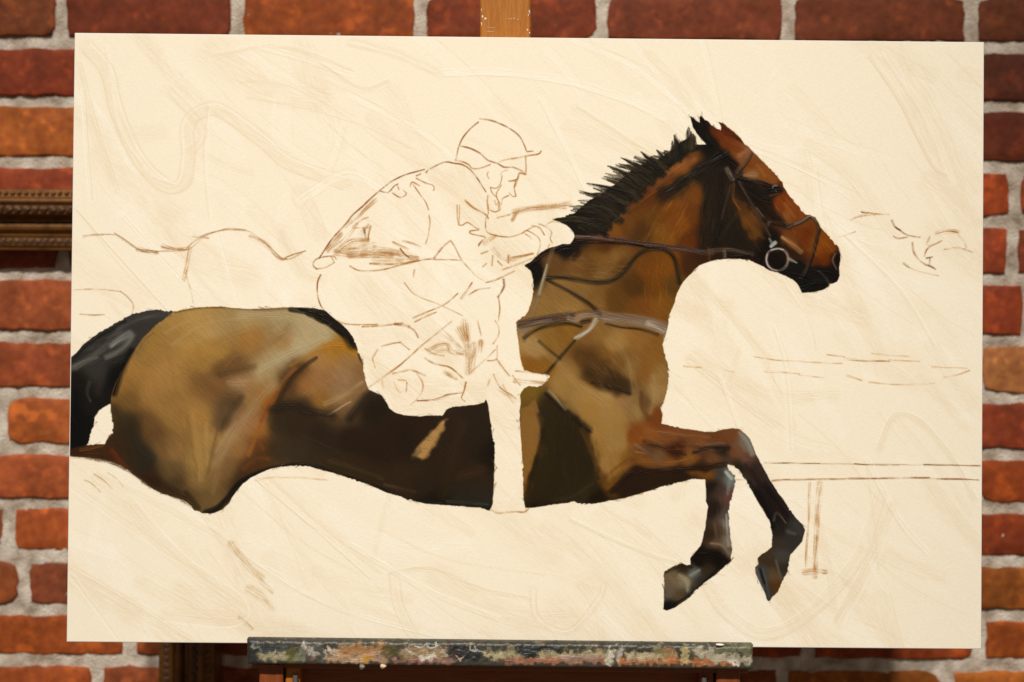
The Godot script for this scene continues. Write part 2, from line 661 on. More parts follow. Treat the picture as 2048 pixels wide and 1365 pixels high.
# ---------------------------------------------------------------- empty gilded frame on the wall
func build_frame() -> void:
	var f := thing("picture_frame", "empty gilded picture frame with beaded moulding hanging on the bricks", "picture frame")
	f.position = Vector3(FRAME_X, FRAME_Y, 0.022)
	var gold := mat(Color(0.48, 0.31, 0.105), 0.42, 0.35, 0.5)
	gold.albedo_texture = noise_tex(256, 0.02, 4, 121, [[0.0, Color(0.55, 0.5, 0.45)], [0.45, Color(0.9, 0.88, 0.85)], [1.0, Color(1, 1, 1)]])
	gold.uv1_triplanar = true
	gold.uv1_scale = Vector3(8, 8, 8)
	var dark_gold := mat(Color(0.38, 0.265, 0.18), 0.55, 0.2, 0.4)
	dark_gold.albedo_texture = gold.albedo_texture
	dark_gold.uv1_triplanar = true
	dark_gold.uv1_scale = Vector3(14, 14, 14)
	var wide := 0.62
	var tall := 0.78
	# profile: distance from the outer edge, height above the wall
	var pr := [[0.0, -0.019], [0.0, 0.024], [0.001, 0.026], [0.0095, 0.0275], [0.0105, 0.029], [0.0125, 0.0325], [0.0150, 0.0338], [0.0175, 0.0325], [0.0185, 0.030], [0.0195, 0.0300], [0.0300, 0.0290], [0.0310, 0.0265], [0.0325, 0.0180], [0.036, 0.0125], [0.0390, 0.0120], [0.0420, 0.0160], [0.0450, 0.0178], [0.0485, 0.0170], [0.0515, 0.0130], [0.0530, 0.0105], [0.0545, 0.0125], [0.0560, 0.0125], [0.0570, 0.0108], [0.0680, 0.0100], [0.0685, 0.0075], [0.0725, 0.0070], [0.0725, -0.019]]
	var corner := [Vector2(-wide, 0), Vector2(0, 0), Vector2(0, -tall), Vector2(-wide, -tall)]
	for side in 4:
		var a: Vector2 = corner[side]
		var b: Vector2 = corner[(side + 1) % 4]
		var along := (b - a).normalized()
		var inward := Vector2(along.y, -along.x)
		var st := SurfaceTool.new()
		st.begin(Mesh.PRIMITIVE_TRIANGLES)
		var length := a.distance_to(b)
		var n := 1
		for i in pr.size() - 1:
			var p: Array = pr[i]
			var q: Array = pr[i + 1]
			var v := []
			for e in [[p, 0.0], [p, 1.0], [q, 1.0], [q, 0.0]]:
				var d: float = e[0][0]
				var t: float = d if e[1] == 0.0 else length - d
				var o := a + along * t + inward * d
				v.append(Vector3(o.x, o.y, e[0][1]))
			var mid := a + along * length / 2.0 + inward * 0.036
			st.set_smooth_group(-1)
			for k in [0, 2, 1, 0, 3, 2]:
				st.add_vertex(v[k])
		st.generate_normals()
		var rail := part("rail", st.commit(), gold, f)
		# carved bands: outer beads, leaf scrolls, inner leaf row; those that show in the photograph stand singly
		var rest := {}
		for band in [["bead", 0.0055, 0.0265, 0.0082, Vector3(0.0036, 0.0030, 0.0032), gold], ["leaf_scroll", 0.0248, 0.0290, 0.0104, Vector3(0.0060, 0.0052, 0.0040), dark_gold], ["inner_leaf", 0.0625, 0.0098, 0.0086, Vector3(0.0048, 0.0046, 0.0022), dark_gold]]:
			var lumps: Array = [lump(band[4], 0), lump(band[4], 1), lump(band[4], 2)]
			var run: float = length - 2.0 * band[1]
			var m := int(run / band[3])
			var multi := []
			for k in m:
				var o: Vector2 = a + along * (band[1] + (k + 0.5) * run / m) + inward * band[1]
				var w := Vector2(FRAME_X, FRAME_Y) + o
				var basis := Basis(Vector3(along.x, along.y, 0), Vector3(-inward.x, -inward.y, 0), Vector3(0, 0, 1))
				if (k % 4 == 3 or k % 4 == 1) and band[0] == "leaf_scroll":
					basis = basis * Basis(Vector3(0, 0, 1), 0.7 if k % 4 == 3 else -0.5)
				elif band[0] != "leaf_scroll":
					basis = basis * Basis(Vector3(0, 0, 1), 0.55)
				var at := Transform3D(basis, Vector3(o.x, o.y, band[2]))
				var shown := (side == 0 and w.x > -0.68 and w.x < -0.52) or (side == 1 and w.y < -0.36 and w.y > -0.47)
				if shown:
					var s := part(band[0], lumps[k % 3], band[5], rail)
					s.transform = at
				else:
					multi.append(at)
			var mesh := MultiMesh.new()
			mesh.transform_format = MultiMesh.TRANSFORM_3D
			mesh.mesh = lumps[0]
			mesh.instance_count = multi.size()
			for k in multi.size():
				mesh.set_instance_transform(k, multi[k])
			var mi := MultiMeshInstance3D.new()
			mi.name = band[0] + "_row"
			mi.multimesh = mesh
			mi.material_override = band[5]
			mi.set_meta("kind", "stuff")
			rail.add_child(mi, true)

# a carved knob: half an egg with a lobed edge and a curl cut into it
func lump(e: Vector3, n: int) -> ArrayMesh:
	var pts := []
	var uvs := []
	for j in 7:
		var lat := PI / 2.0 - j / 6.0 * (PI / 2.0 + 0.35)
		for i in 15:
			var lon := -i / 14.0 * TAU
			var k := 1.0 + 0.10 * sin(lon * 3.0 + n * 1.3) * cos(lat) - 0.16 * exp(-pow(sin((lon + 0.6) / 2.0) * 4.0, 2.0)) * cos(lat)
			pts.append(Vector3(cos(lat) * cos(lon) * e.x * k, cos(lat) * sin(lon) * e.y * k, sin(lat) * e.z * (1.0 + 0.12 * cos(lon * 2.0 + n))))
			uvs.append(Vector2(i / 14.0, j / 6.0))
	return grid_mesh(pts, 15, uvs)


# ---------------------------------------------------------------- easel
func build_easel() -> void:
	var e := thing("easel", "wooden studio easel with a paint-crusted tray holding the canvas", "easel")
	var wood := mat(Color.WHITE, 0.5, 0.0, 0.3)
	wood.albedo_texture = wood_tex(5, Color(0.70, 0.45, 0.17), Color(0.60, 0.35, 0.11))
	var red_wood := mat(Color.WHITE, 0.5, 0.0, 0.4)
	red_wood.albedo_texture = wood_tex(8, Color(0.56, 0.30, 0.13), Color(0.44, 0.21, 0.08))
	# mast behind the canvas
	var mast := part("mast", uv_box(Vector3(0.0515, 1.30, 0.022), 0.0015), wood, e)
	mast.position = Vector3(MAST_X, -0.02, 0.318)
	mast.rotation_degrees.z = 0.25
	var white := mat(Color(0.86, 0.83, 0.77), 0.5)
	for d in MAST_DABS:
		var s := part("paint_spot", lump(Vector3(d[2], d[3], 0.0005), int(d[0]) % 3), white, mast)
		s.position = Vector3(d[0] * 0.001, d[1] * 0.001, 0.0110)
		s.rotation.z = d[4]
	# tray: front lip with layers of dried paint
	var tray := Node3D.new()
	tray.name = "tray"
	tray.set_meta("label", "tray lip crusted with smears of dried oil paint")
	e.add_child(tray)
	tray.position = TRAY_AT
	tray.rotation_degrees = Vector3(0, 0, -0.36)
	var tray_mat := mat(Color.WHITE, 0.5, 0.0, 0.5)
	var sheet := tray_sheet()
	tray_mat.albedo_texture = sheet.picture(0.95)
	tray_mat.heightmap_enabled = true
	tray_mat.heightmap_texture = sheet.bumps()
	tray_mat.heightmap_scale = 0.045
	tray_mat.roughness = 0.46
	part("paint_crust", tray_face(), tray_mat, tray)
	var shelf := part("shelf", bevel_box(Vector3(0.492, 0.016, 0.062), 0.001), red_wood, tray)
	shelf.position = Vector3(0, -0.0125, -0.050)
	var cream := mat(Color(0.80, 0.74, 0.60), 0.3)
	for d in [[766, 1330, 0.0032, 0.0024, cream], [724, 1331, 0.0030, 0.0030, mat(Color(0.45, 0.42, 0.38), 0.35)], [1440, 1287, 0.0042, 0.0011, mat(Color(0.90, 0.88, 0.84), 0.3)]]:
		var s := part("paint_drip", lump(Vector3(d[2], d[3], 0.0026), 1), d[4], tray)
		s.position = Vector3((d[0] - 1000.0) * 0.000487, (1306.5 - d[1] + (d[0] - 1000.0) * 0.0118) * 0.000487, 0.0005)
	# uprights under the tray: each of two boards with a steel rod between
	for sx in [-1.0, 1.0]:
		var px: float = LEG_XL if sx < 0.0 else LEG_XR
		var board := part("upright", uv_box(Vector3(0.0235, 0.44, 0.03), 0.0012), red_wood, e)
		board.position = Vector3(px + sx * 0.0088, -0.541, 0.362)
		var inner := part("upright", uv_box(Vector3(0.0145, 0.44, 0.024), 0.0012), wood if sx < 0.0 else red_wood, e)
		inner.position = Vector3(px - sx * 0.0118, -0.541, 0.360)
		var rod := CylinderMesh.new()
		rod.top_radius = 0.0028
		rod.bottom_radius = 0.0028
		rod.height = 0.40
		rod.radial_segments = 14
		rod.rings = 1
		var steel := part("steel_rod", rod, mat(Color(0.62, 0.61, 0.60), 0.35, 0.9), e)
		steel.position = Vector3(px - sx * 0.0150, -0.531, 0.3755)
	var apron := part("cross_board", uv_box(Vector3(0.405, 0.12, 0.018), 0.0015), red_wood, e)
	apron.position = Vector3((LEG_XL + LEG_XR) / 2.0, -0.378, 0.345)

func wood_tex(seed_value: int, light: Color, dark: Color) -> ImageTexture:
	var n := FastNoiseLite.new()
	n.seed = seed_value
	n.frequency = 1.0
	n.fractal_octaves = 4
	var im := Image.create(256, 1024, false, Image.FORMAT_RGB8)
	for y in 1024:
		for x in 256:
			var warp := n.get_noise_2d(x * 0.012, y * 0.0022) * 1.5
			var ring := 0.5 + 0.5 * sin((x * 0.05 + warp * 5.0) * 2.0)
			var fibre := n.get_noise_2d(x * 0.35, y * 0.012 + 40.0)
			var pore := n.get_noise_2d(x * 0.8, y * 0.03 + 90.0)
			var c := light.lerp(dark, clampf(0.35 * ring + 0.35 + 0.5 * fibre, 0.0, 1.0))
			if pore > 0.36:
				c = c * 0.86
			im.set_pixel(x, y, c)
	return ImageTexture.create_from_image(im)

# bevelled box whose grain runs along its longer side
func uv_box(size: Vector3, c: float) -> ArrayMesh:
	var m := bevel_box(size, c)
	var t := MeshDataTool.new()
	t.create_from_surface(m, 0)
	for i in t.get_vertex_count():
		var v := t.get_vertex(i)
		var nn := t.get_vertex_normal(i)
		var across := v.x + v.z
		if absf(nn.x) > 0.8:
			across = v.z + 0.03
		if size.x > size.y:
			t.set_vertex_uv(i, Vector2((v.y + v.z) * 12.0, v.x * 1.6))
		else:
			t.set_vertex_uv(i, Vector2(across * 12.0, v.y * 1.6))
	var out := ArrayMesh.new()
	t.commit_to_surface(out)
	return out

func tray_sheet() -> Sheet:
	var t := Sheet.new(1016, 76, 1.0, Color8(62, 58, 46))
	rng.seed = 31
	# older layers: short vertical and slanting wipes in muddy studio colours
	var mud := [[48, 47, 40], [84, 80, 60], [124, 116, 88], [158, 146, 116], [105, 92, 78], [36, 38, 35], [132, 122, 100], [150, 104, 74]]
	for k in 120:
		var x := rng.randf_range(0.0, 1016.0)
		var y := rng.randf_range(0.0, 40.0)
		t.stroke([x, y, x + rng.randf_range(-14, 14), y + rng.randf_range(6, 22)], rng.randf_range(2, 8), rng.randf_range(2, 7), rgb_of(mud[rng.randi() % 8]), 0.6, 0.5, 0.9, false, 0.5)
	for e in TRAY_PAINT:
		t.stroke(e[7], e[5] * 1.9, e[6] * 1.9, rgb_of(e), minf(1.0, e[3] * 1.05), 0.6, e[4] * 0.3, false, 0.7)
	t.smear(3.0, 6.0)
	# dark scuffed upper edge with dried specks
	for k in 130:
		var x := rng.randf_range(0.0, 1016.0)
		var y := rng.randf_range(0.0, 15.0)
		t.stroke([x, y, x + rng.randf_range(4, 26), y + rng.randf_range(-1.5, 2.5)], rng.randf_range(1.2, 4), 1.2, rgb_of([[35, 38, 31], [45, 48, 40], [58, 60, 44], [27, 29, 26]][rng.randi() % 4]), 0.8, 0.4, 0.8, false, 0.6)
	for k in 55:
		var x := rng.randf_range(0.0, 1016.0)
		var y := rng.randf_range(0.0, 30.0) * rng.randf()
		t.stroke([x, y, x + rng.randf_range(1, 7), y + rng.randf_range(-2, 2)], rng.randf_range(0.7, 1.6), 0.7, rgb_of([[154, 160, 140], [125, 130, 106], [185, 182, 168], [108, 112, 92]][rng.randi() % 4]), 0.75, 0.4, 0.5, false, 0.8)
	for k in 45:
		var x := rng.randf_range(0.0, 1016.0)
		var y := rng.randf_range(16.0, 62.0)
		t.stroke([x, y, x + rng.randf_range(-4, 4), y + rng.randf_range(2, 9)], rng.randf_range(0.7, 1.5), 0.7, rgb_of([[31, 32, 29], [141, 134, 111], [196, 187, 162], [58, 58, 48], [122, 90, 68]][rng.randi() % 5]), 0.7, 0.4, 0.5, false, 0.6)
	return t

# lip of the tray: a thin board whose front and top edges are lumpy with paint
func tray_face() -> ArrayMesh:
	var pts := []
	var uvs := []
	var cols := 240
	var half := 0.0120
	var outline := [[-0.012, half], [-0.0085, half + 0.0003], [-0.004, half], [-0.0015, half - 0.0012], [0.0, half - 0.0030]]
	for k in range(1, 14):
		outline.append([0.0, lerpf(half - 0.0030, -half + 0.0015, k / 13.0)])
	outline.append_array([[-0.001, -half], [-0.012, -half]])
	for j in outline.size():
		for i in cols:
			var u := i / float(cols - 1)
			var x := (u - 0.5) * 0.4950
			var y: float = outline[j][1]
			var z: float = outline[j][0]
			var n1 := noise.get_noise_2d(x * 90.0, y * 110.0 + z * 90.0)
			var n2 := noise.get_noise_2d(x * 300.0 + 33.0, y * 300.0 + z * 200.0)
			if j > 0 and j < outline.size() - 1:
				z += 0.0008 * n1 + 0.0006 * n2
				if j < 6:
					y += 0.0009 * n1 + 0.0008 * n2
				if j > 15:
					y += 0.0005 * n2
			if i == 0 or i == cols - 1:
				z = minf(z, -0.004)
				x += 0.0006 * n2
			pts.append(Vector3(x, y, z))
			uvs.append(Vector2(u, clampf(j / float(outline.size() - 1), 0.0, 1.0)))
	return grid_mesh(pts, cols, uvs)


# ---------------------------------------------------------------- the canvas
func build_canvas() -> void:
	var c := thing("canvas_painting", "stretched canvas with an unfinished oil painting of a galloping brown horse and sketched jockey", "painting")
	c.position = Vector3(0.0155, 0.0005, 0.3560)
	c.rotation_degrees = Vector3(-0.784, 0.310, -0.231)
	var wide := 0.9144
	var tall := 0.6096
	var deep := 0.019
	var rad := 0.0009
	# painted cloth face
	var sheet := paint_picture()
	var face := mat(Color.WHITE, 0.6, 0.0, 0.22)
	face.albedo_texture = sheet.picture(0.955)
	face.heightmap_enabled = true
	face.heightmap_texture = sheet.bumps()
	face.heightmap_scale = 0.085
	# oil paint dries glossier than the thin ground
	face.roughness = 1.0
	face.roughness_texture = sheet.gloss(0.72, 0.42)
	face.roughness_texture_channel = BaseMaterial3D.TEXTURE_CHANNEL_RED
	var pts := []
	var uvs := []
	var cols := 46
	var rows := 31
	for j in rows:
		for i in cols:
			var u := i / float(cols - 1)
			var v := j / float(rows - 1)
			var x := (u - 0.5) * (wide - 2.0 * rad)
			var y := (0.5 - v) * (tall - 2.0 * rad)
			var sag := 0.0005 * sin(u * PI) * sin(v * PI)
			pts.append(Vector3(x, y, -sag))
			uvs.append(Vector2(0.5 + x / wide, 0.5 - y / tall))
	part("painted_face", grid_mesh(pts, cols, uvs), face, c)
	# primed cloth folded round the stretcher
	var primed := mat(Color(0.88, 0.865, 0.83), 0.8, 0.0, 0.2)
	var st := SurfaceTool.new()
	st.begin(Mesh.PRIMITIVE_TRIANGLES)
	var ring := []
	var corner := [Vector2(-1, 1), Vector2(1, 1), Vector2(1, -1), Vector2(-1, -1)]
	for lay in [[rad, 0.0], [rad * 0.62, -rad * 0.08], [rad * 0.29, -rad * 0.29], [rad * 0.08, -rad * 0.62], [0.0, -rad], [0.0, -deep], [0.02, -deep]]:
		var row := []
		for k in corner:
			row.append(Vector3(k.x * (wide / 2.0 - lay[0]), k.y * (tall / 2.0 - lay[0]), lay[1]))
		ring.append(row)
	for i in ring.size() - 1:
		for k in 4:
			quad(st, [ring[i][k], ring[i][(k + 1) % 4], ring[i + 1][(k + 1) % 4], ring[i + 1][k]], Vector3(0, 0, -0.01))
	st.generate_normals()
	part("canvas_edge", st.commit(), primed, c)
	var pine := mat(Color(0.72, 0.58, 0.40), 0.7)
	for k in [[0.0, tall / 2.0 - 0.022, wide - 0.006, 0.038], [0.0, -tall / 2.0 + 0.022, wide - 0.006, 0.038], [-wide / 2.0 + 0.022, 0.0, 0.038, tall - 0.084], [wide / 2.0 - 0.022, 0.0, 0.038, tall - 0.084]]:
		var bar := part("stretcher_bar", bevel_box(Vector3(k[2], k[3], 0.014), 0.001), pine, c)
		bar.position = Vector3(k[0], k[1], -0.0105)

# a path running beside another one
func beside(p: Array, d: float) -> Array:
	var q := []
	var n := p.size() / 2
	for i in n:
		var a := Vector2(p[maxi(i - 1, 0) * 2], p[maxi(i - 1, 0) * 2 + 1])
		var b := Vector2(p[mini(i + 1, n - 1) * 2], p[mini(i + 1, n - 1) * 2 + 1])
		var o := (b - a).normalized().orthogonal() * d
		q.append_array([p[i * 2] + o.x, p[i * 2 + 1] + o.y])
	return q

# The picture itself, in units of half a millimetre (1830 x 1220 from the upper left corner).
func paint_picture() -> Sheet:
	var t := Sheet.new(1830, 1220, 0.8, Color8(248, 237, 214))
	rng.seed = 12
	# thin toned ground, wiped on with a broad brush
	var light := Color8(255, 249, 234)
	var dark := Color8(233, 212, 177)
	for k in 70:
		var bx := rng.randf_range(-100, 1780)
		var by := rng.randf_range(-60, 1200)
		var ba := rng.randf_range(0.2, 1.2)
		var bn := rng.randf_range(160, 380)
		var br := rng.randf_range(24, 52)
		t.stroke([bx, by, bx + cos(ba) * bn * 0.5, by + sin(ba + 0.25) * bn * 0.5, bx + cos(ba) * bn, by + sin(ba) * bn], br, br * 0.7, light if k % 3 == 0 else dark, rng.randf_range(0.14, 0.34), 0.6, 0.8, false, 0.2)
	for k in 210:
		var x := rng.randf_range(-60, 1830)
		var y := rng.randf_range(-60, 1220)
		var a := rng.randf_range(0.35, 1.05)
		if rng.randf() < 0.2:
			a = rng.randf_range(1.1, 2.0)
		var n := rng.randf_range(90, 300)
		var bend := rng.randf_range(-0.5, 0.5)
		var p := [x, y]
		for q in 3:
			x += cos(a) * n / 3.0
			y += sin(a) * n / 3.0
			a += bend / 3.0
			p.append_array([x, y])
		var r := rng.randf_range(6, 26)
		t.stroke(p, r, r * 0.8, light if rng.randf() < 0.5 else dark, rng.randf_range(0.10, 0.26), 0.45, 0.7, false, 0.25)
		if k % 2 == 0:
			t.stroke(beside(p, r * 0.9), 1.2, 0.8, dark, rng.randf_range(0.15, 0.36), 0.5, 0.4, false, 0.4)
			t.stroke(beside(p, -r * 0.6), 1.4, 0.8, light, rng.randf_range(0.2, 0.45), 0.5, 0.4, false, 0.4)
	for e in WASH:
		t.stroke(e[4], e[3] * 1.5, e[3] * 1.3, light if e[0] == 1 else dark, e[1] * 0.5, 0.45, e[2] * 0.7, false, 0.35)
		if e[3] > 2.5:
			for k in 6:
				t.stroke(beside(e[4], rng.randf_range(-1.4, 1.4) * e[3]), 1.2, 0.8, dark if k % 2 == 0 else light, rng.randf_range(0.15, 0.42), 0.5, 0.4, false, 0.4)
	for k in 150:
		var x := rng.randf_range(0, 1830)
		var y := rng.randf_range(0, 1220)
		var a := rng.randf_range(0.45, 0.95)
		var n := rng.randf_range(60, 240)
		t.stroke([x, y, x + cos(a) * n * 0.5, y + sin(a + 0.12) * n * 0.5, x + cos(a) * n, y + sin(a) * n], 0.8, 0.8, dark if rng.randf() < 0.65 else light, rng.randf_range(0.12, 0.34), 0.5, 0.4, false, 0.2)
	# brown underdrawing
	for e in DRAWING:
		t.stroke(e[6], e[5], e[5] * 0.85, warm(e), minf(1.0, e[3] * 1.08), 0.6, e[4], false, 0.15, 0.42)
	# finished passages of the horse
	t.cover(TAIL, 0.9)
	t.blend_dabs(TAIL_DABS, 24.0, deep)
	t.mask.fill(0.0)
	t.cover(HIND, 0.8)
	t.blend_dabs(HIND_DABS, 24.0, deep)
	var hind: PackedFloat32Array = t.mask.duplicate()
	t.mask.fill(0.0)
	t.cover(FORE, 0.8)
	t.blend_dabs(FORE_DABS, 12.0, deep)
	for i in hind.size():
		t.mask[i] = maxf(t.mask[i], hind[i])
	t.cover(TAIL, 1.6)
	for e in PATCHES:
		t.patch(e[5], deep(rgb_of(e)), e[3], e[4])
	for e in HORSE:
		t.stroke(e[8], e[6] * 1.1, e[7] * 1.1, deep(rgb_of(e)), e[3] * 0.93, minf(0.97, e[4] * 1.3), e[5] * 0.75, true, 0.6)
	for e in RING_STROKES:
		t.stroke(e[8], e[6], e[7], rgb_of(e), e[3], e[4], e[5], false, 0.4, 0.5 if e[6] > 3.5 else 0.0)
	# mane, dragged outwards with a dry brush
	for e in MANE:
		for k in 7:
			var ox := rng.randf_range(-8, 8)
			var oy := rng.randf_range(-7, 7)
			var lock := k < 5
			var f := rng.randf_range(0.7, 1.04) if lock else rng.randf_range(0.6, 1.02)
			var ax: float = e[0] + ox
			var ay: float = e[1] + oy
			var spread := 0.45 if lock else 0.9
			var bx: float = lerpf(ax, e[2] + ox * spread, f)
			var by: float = lerpf(ay, e[3] + oy * spread, f)
			var mx := (ax + bx) / 2.0 + rng.randf_range(-2, 2)
			var my := (ay + by) / 2.0 - rng.randf_range(-1, 8)
			t.stroke([ax, ay, mx, my, bx, by], rng.randf_range(5.0, 9.0) if lock else rng.randf_range(1.4, 2.8), 1.6 if lock else 0.8, rgb_of([[23, 18, 11], [28, 23, 13], [17, 14, 9], [54, 46, 28], [36, 28, 16]][rng.randi() % 5]), 0.9, 0.55, 0.6, false, 0.2, 0.35)
	# dry ends of strokes where the paint stops
	for o in [TAIL, HIND, FORE]:
		var n: int = o.size() / 2
		for k in n:
			var a := Vector2(o[k * 2], o[k * 2 + 1])
			var d := Vector2(o[(k * 2 + 2) % o.size()], o[(k * 2 + 3) % o.size()]) - a
			for q in maxi(1, int(d.length() / 9.0)):
				if rng.randf() < 0.45:
					continue
				var at := a + d * rng.randf()
				var dir := d.normalized().rotated(rng.randf_range(-0.5, 0.5))
				var n2 := rng.randf_range(4, 13)
				t.stroke([at.x - dir.x * n2, at.y - dir.y * n2, at.x + dir.x * n2, at.y + dir.y * n2], rng.randf_range(0.8, 1.9), 0.8, [Color8(66, 40, 18), Color8(38, 26, 14), Color8(120, 76, 34)][rng.randi() % 3], rng.randf_range(0.15, 0.55), 0.7, 0.9, false, 0.3, 0.9)
	# short hair marks that follow the coat
	for e in HAIR:
		for k in e[5]:
			var x: float = e[0] + rng.randf_range(-e[2], e[2])
			var y: float = e[1] + rng.randf_range(-e[3], e[3])
			var a: float = deg_to_rad(e[4] + rng.randf_range(-12, 12))
			var n := rng.randf_range(10, 34)
			t.stroke([x, y, x + cos(a) * n * 0.5, y + sin(a + 0.15) * n * 0.5, x + cos(a) * n, y + sin(a) * n], 1.1, 0.8, deep(rgb_of(e, 6)), rng.randf_range(0.06, 0.22), 0.6, 0.6, true, 0.5)
	# weave of the cloth takes the paint unevenly
	for y in t.h:
		for x in t.w:
			var i := y * t.w + x
			var k := 1.0 + 0.010 * t.fine.get_noise_2d(x * 0.12, y * 0.9) + 0.008 * t.fine.get_noise_2d(x * 0.9 + 50.0, y * 0.15)
			t.r[i] *= k
			t.g[i] *= k
			t.b[i] *= k
			t.relief[i] += 0.05 * t.fine.get_noise_2d(x * 0.1, y * 0.8)
	return t


# ---------------------------------------------------------------- tables
const TAIL := [-19, 672, 0, 653, 10, 645, 25, 627, 35, 618, 60, 599, 70, 594, 95, 581, 114, 568, 134, 561, 159, 557, 179, 555, 207, 559, 197, 572, 172, 593, 148, 618, 132, 643, 118, 668, 104, 698, 93, 733, 85, 742, 71, 749, 60, 757, 50, 771, 48, 787, 44, 801, 40, 817, 34, 828, 17, 833, 1, 842, -17, 849]
const HIND := [205, 559, 229, 553, 259, 549, 299, 547, 319, 550, 359, 552, 409, 549, 439, 547, 459, 548, 489, 549, 509, 554, 521, 565, 539, 578, 555, 593, 566, 608, 572, 624, 578, 640, 585, 654, 588, 677, 592, 697, 598, 711, 616, 719, 624, 723, 634, 737, 639, 748, 651, 757, 671, 762, 701, 764, 721, 762, 746, 762, 754, 750, 766, 744, 791, 742, 816, 739, 829, 735, 833, 729, 837, 739, 840, 759, 845, 789, 850, 819, 851, 859, 850, 909, 848, 939, 843, 951, 827, 946, 802, 944, 762, 941, 712, 938, 692, 934, 662, 924, 637, 917, 602, 902, 572, 892, 542, 882, 512, 874, 482, 866, 462, 864, 422, 867, 402, 871, 382, 880, 362, 890, 348, 901, 338, 914, 328, 927, 320, 942, 308, 953, 293, 960, 283, 962, 268, 960, 253, 955, 243, 945, 228, 935, 208, 928, 188, 923, 168, 913, 153, 901, 133, 888, 118, 876, 103, 866, 83, 860, 63, 855, 43, 853, 23, 851, 1, 849, -17, 849, -17, 842, 1, 838, 12, 832, 37, 827, 71, 824, 80, 810, 87, 803, 87, 786, 83, 761, 82, 741, 83, 726, 89, 706, 101, 681, 112, 661, 128, 636, 145, 611, 170, 586, 194, 567]
const FORE := [962, 367, 989, 360, 1009, 351, 1023, 339, 1038, 326, 1058, 316, 1073, 305, 1090, 295, 1103, 281, 1116, 271, 1128, 261, 1146, 253, 1163, 247, 1178, 241, 1193, 231, 1208, 216, 1220, 208, 1237, 198, 1248, 204, 1248, 213, 1271, 212, 1254, 193, 1244, 178, 1238, 155, 1244, 158, 1251, 165, 1258, 169, 1257, 157, 1261, 154, 1268, 163, 1276, 166, 1281, 173, 1290, 179, 1301, 184, 1299, 174, 1294, 167, 1304, 169, 1314, 177, 1327, 186, 1339, 198, 1345, 206, 1349, 212, 1356, 216, 1363, 224, 1371, 231, 1384, 244, 1400, 261, 1413, 274, 1421, 284, 1425, 286, 1427, 295, 1433, 305, 1443, 319, 1454, 331, 1465, 345, 1472, 352, 1481, 352, 1491, 357, 1497, 367, 1502, 376, 1513, 389, 1527, 404, 1537, 416, 1543, 430, 1543, 441, 1540, 456, 1541, 474, 1536, 486, 1525, 490, 1521, 489, 1519, 496, 1509, 502, 1491, 507, 1466, 509, 1461, 498, 1457, 491, 1446, 482, 1431, 476, 1416, 469, 1401, 465, 1386, 456, 1372, 450, 1360, 444, 1340, 442, 1313, 442, 1295, 444, 1275, 449, 1260, 455, 1248, 466, 1236, 479, 1229, 486, 1222, 497, 1214, 513, 1210, 530, 1202, 550, 1198, 565, 1196, 580, 1190, 603, 1186, 616, 1189, 630, 1195, 651, 1199, 671, 1198, 691, 1195, 711, 1192, 724, 1183, 742, 1187, 758, 1185, 774, 1207, 779, 1230, 784, 1248, 786, 1272, 790, 1292, 790, 1307, 785, 1328, 782, 1342, 784, 1354, 793, 1364, 804, 1370, 819, 1375, 834, 1380, 842, 1389, 859, 1404, 886, 1419, 909, 1439, 936, 1453, 958, 1469, 973, 1475, 985, 1472, 995, 1469, 1008, 1458, 1021, 1446, 1034, 1442, 1049, 1439, 1069, 1429, 1089, 1421, 1109, 1410, 1119, 1405, 1127, 1399, 1124, 1394, 1109, 1384, 1089, 1376, 1071, 1375, 1060, 1382, 1054, 1380, 1042, 1388, 1034, 1400, 1027, 1408, 1019, 1409, 996, 1407, 982, 1403, 969, 1393, 949, 1380, 929, 1367, 906, 1353, 882, 1340, 865, 1332, 857, 1318, 856, 1324, 866, 1334, 878, 1334, 888, 1330, 910, 1325, 928, 1322, 945, 1322, 970, 1325, 1000, 1329, 1025, 1326, 1038, 1327, 1048, 1318, 1054, 1308, 1064, 1294, 1077, 1274, 1091, 1257, 1105, 1244, 1121, 1227, 1133, 1214, 1142, 1199, 1148, 1192, 1145, 1193, 1126, 1193, 1072, 1198, 1068, 1215, 1059, 1228, 1053, 1238, 1058, 1246, 1056, 1245, 1043, 1253, 1033, 1265, 1018, 1271, 1000, 1275, 980, 1278, 955, 1280, 940, 1276, 929, 1276, 915, 1274, 885, 1262, 885, 1247, 884, 1227, 891, 1202, 896, 1172, 905, 1142, 915, 1112, 924, 1077, 930, 1052, 936, 1027, 936, 1017, 934, 1012, 931, 992, 934, 962, 939, 932, 944, 914, 945, 910, 927, 909, 899, 908, 859, 904, 809, 900, 769, 901, 749, 903, 735, 901, 719, 909, 706, 919, 701, 936, 703, 946, 698, 956, 691, 960, 680, 951, 677, 926, 674, 908, 669, 903, 653, 899, 633, 897, 613, 894, 593, 892, 576, 898, 566, 910, 560, 917, 548, 924, 526, 926, 513, 926, 496, 924, 478, 919, 468, 908, 459, 919, 453, 930, 443, 941, 432, 955, 424, 969, 421, 982, 416, 999, 415, 1005, 407, 1008, 400, 1006, 392, 997, 382, 986, 374, 974, 370]
const TAIL_DABS := [60, 637, 51, 48, 44, 21, 697, 25, 22, 18, 100, 586, 58, 55, 51, 159, 571, 61, 57, 53, 101, 696, 15, 14, 12, 22, 797, 16, 15, 13, 61, 737, 26, 22, 19, 41, 677, 60, 56, 51]
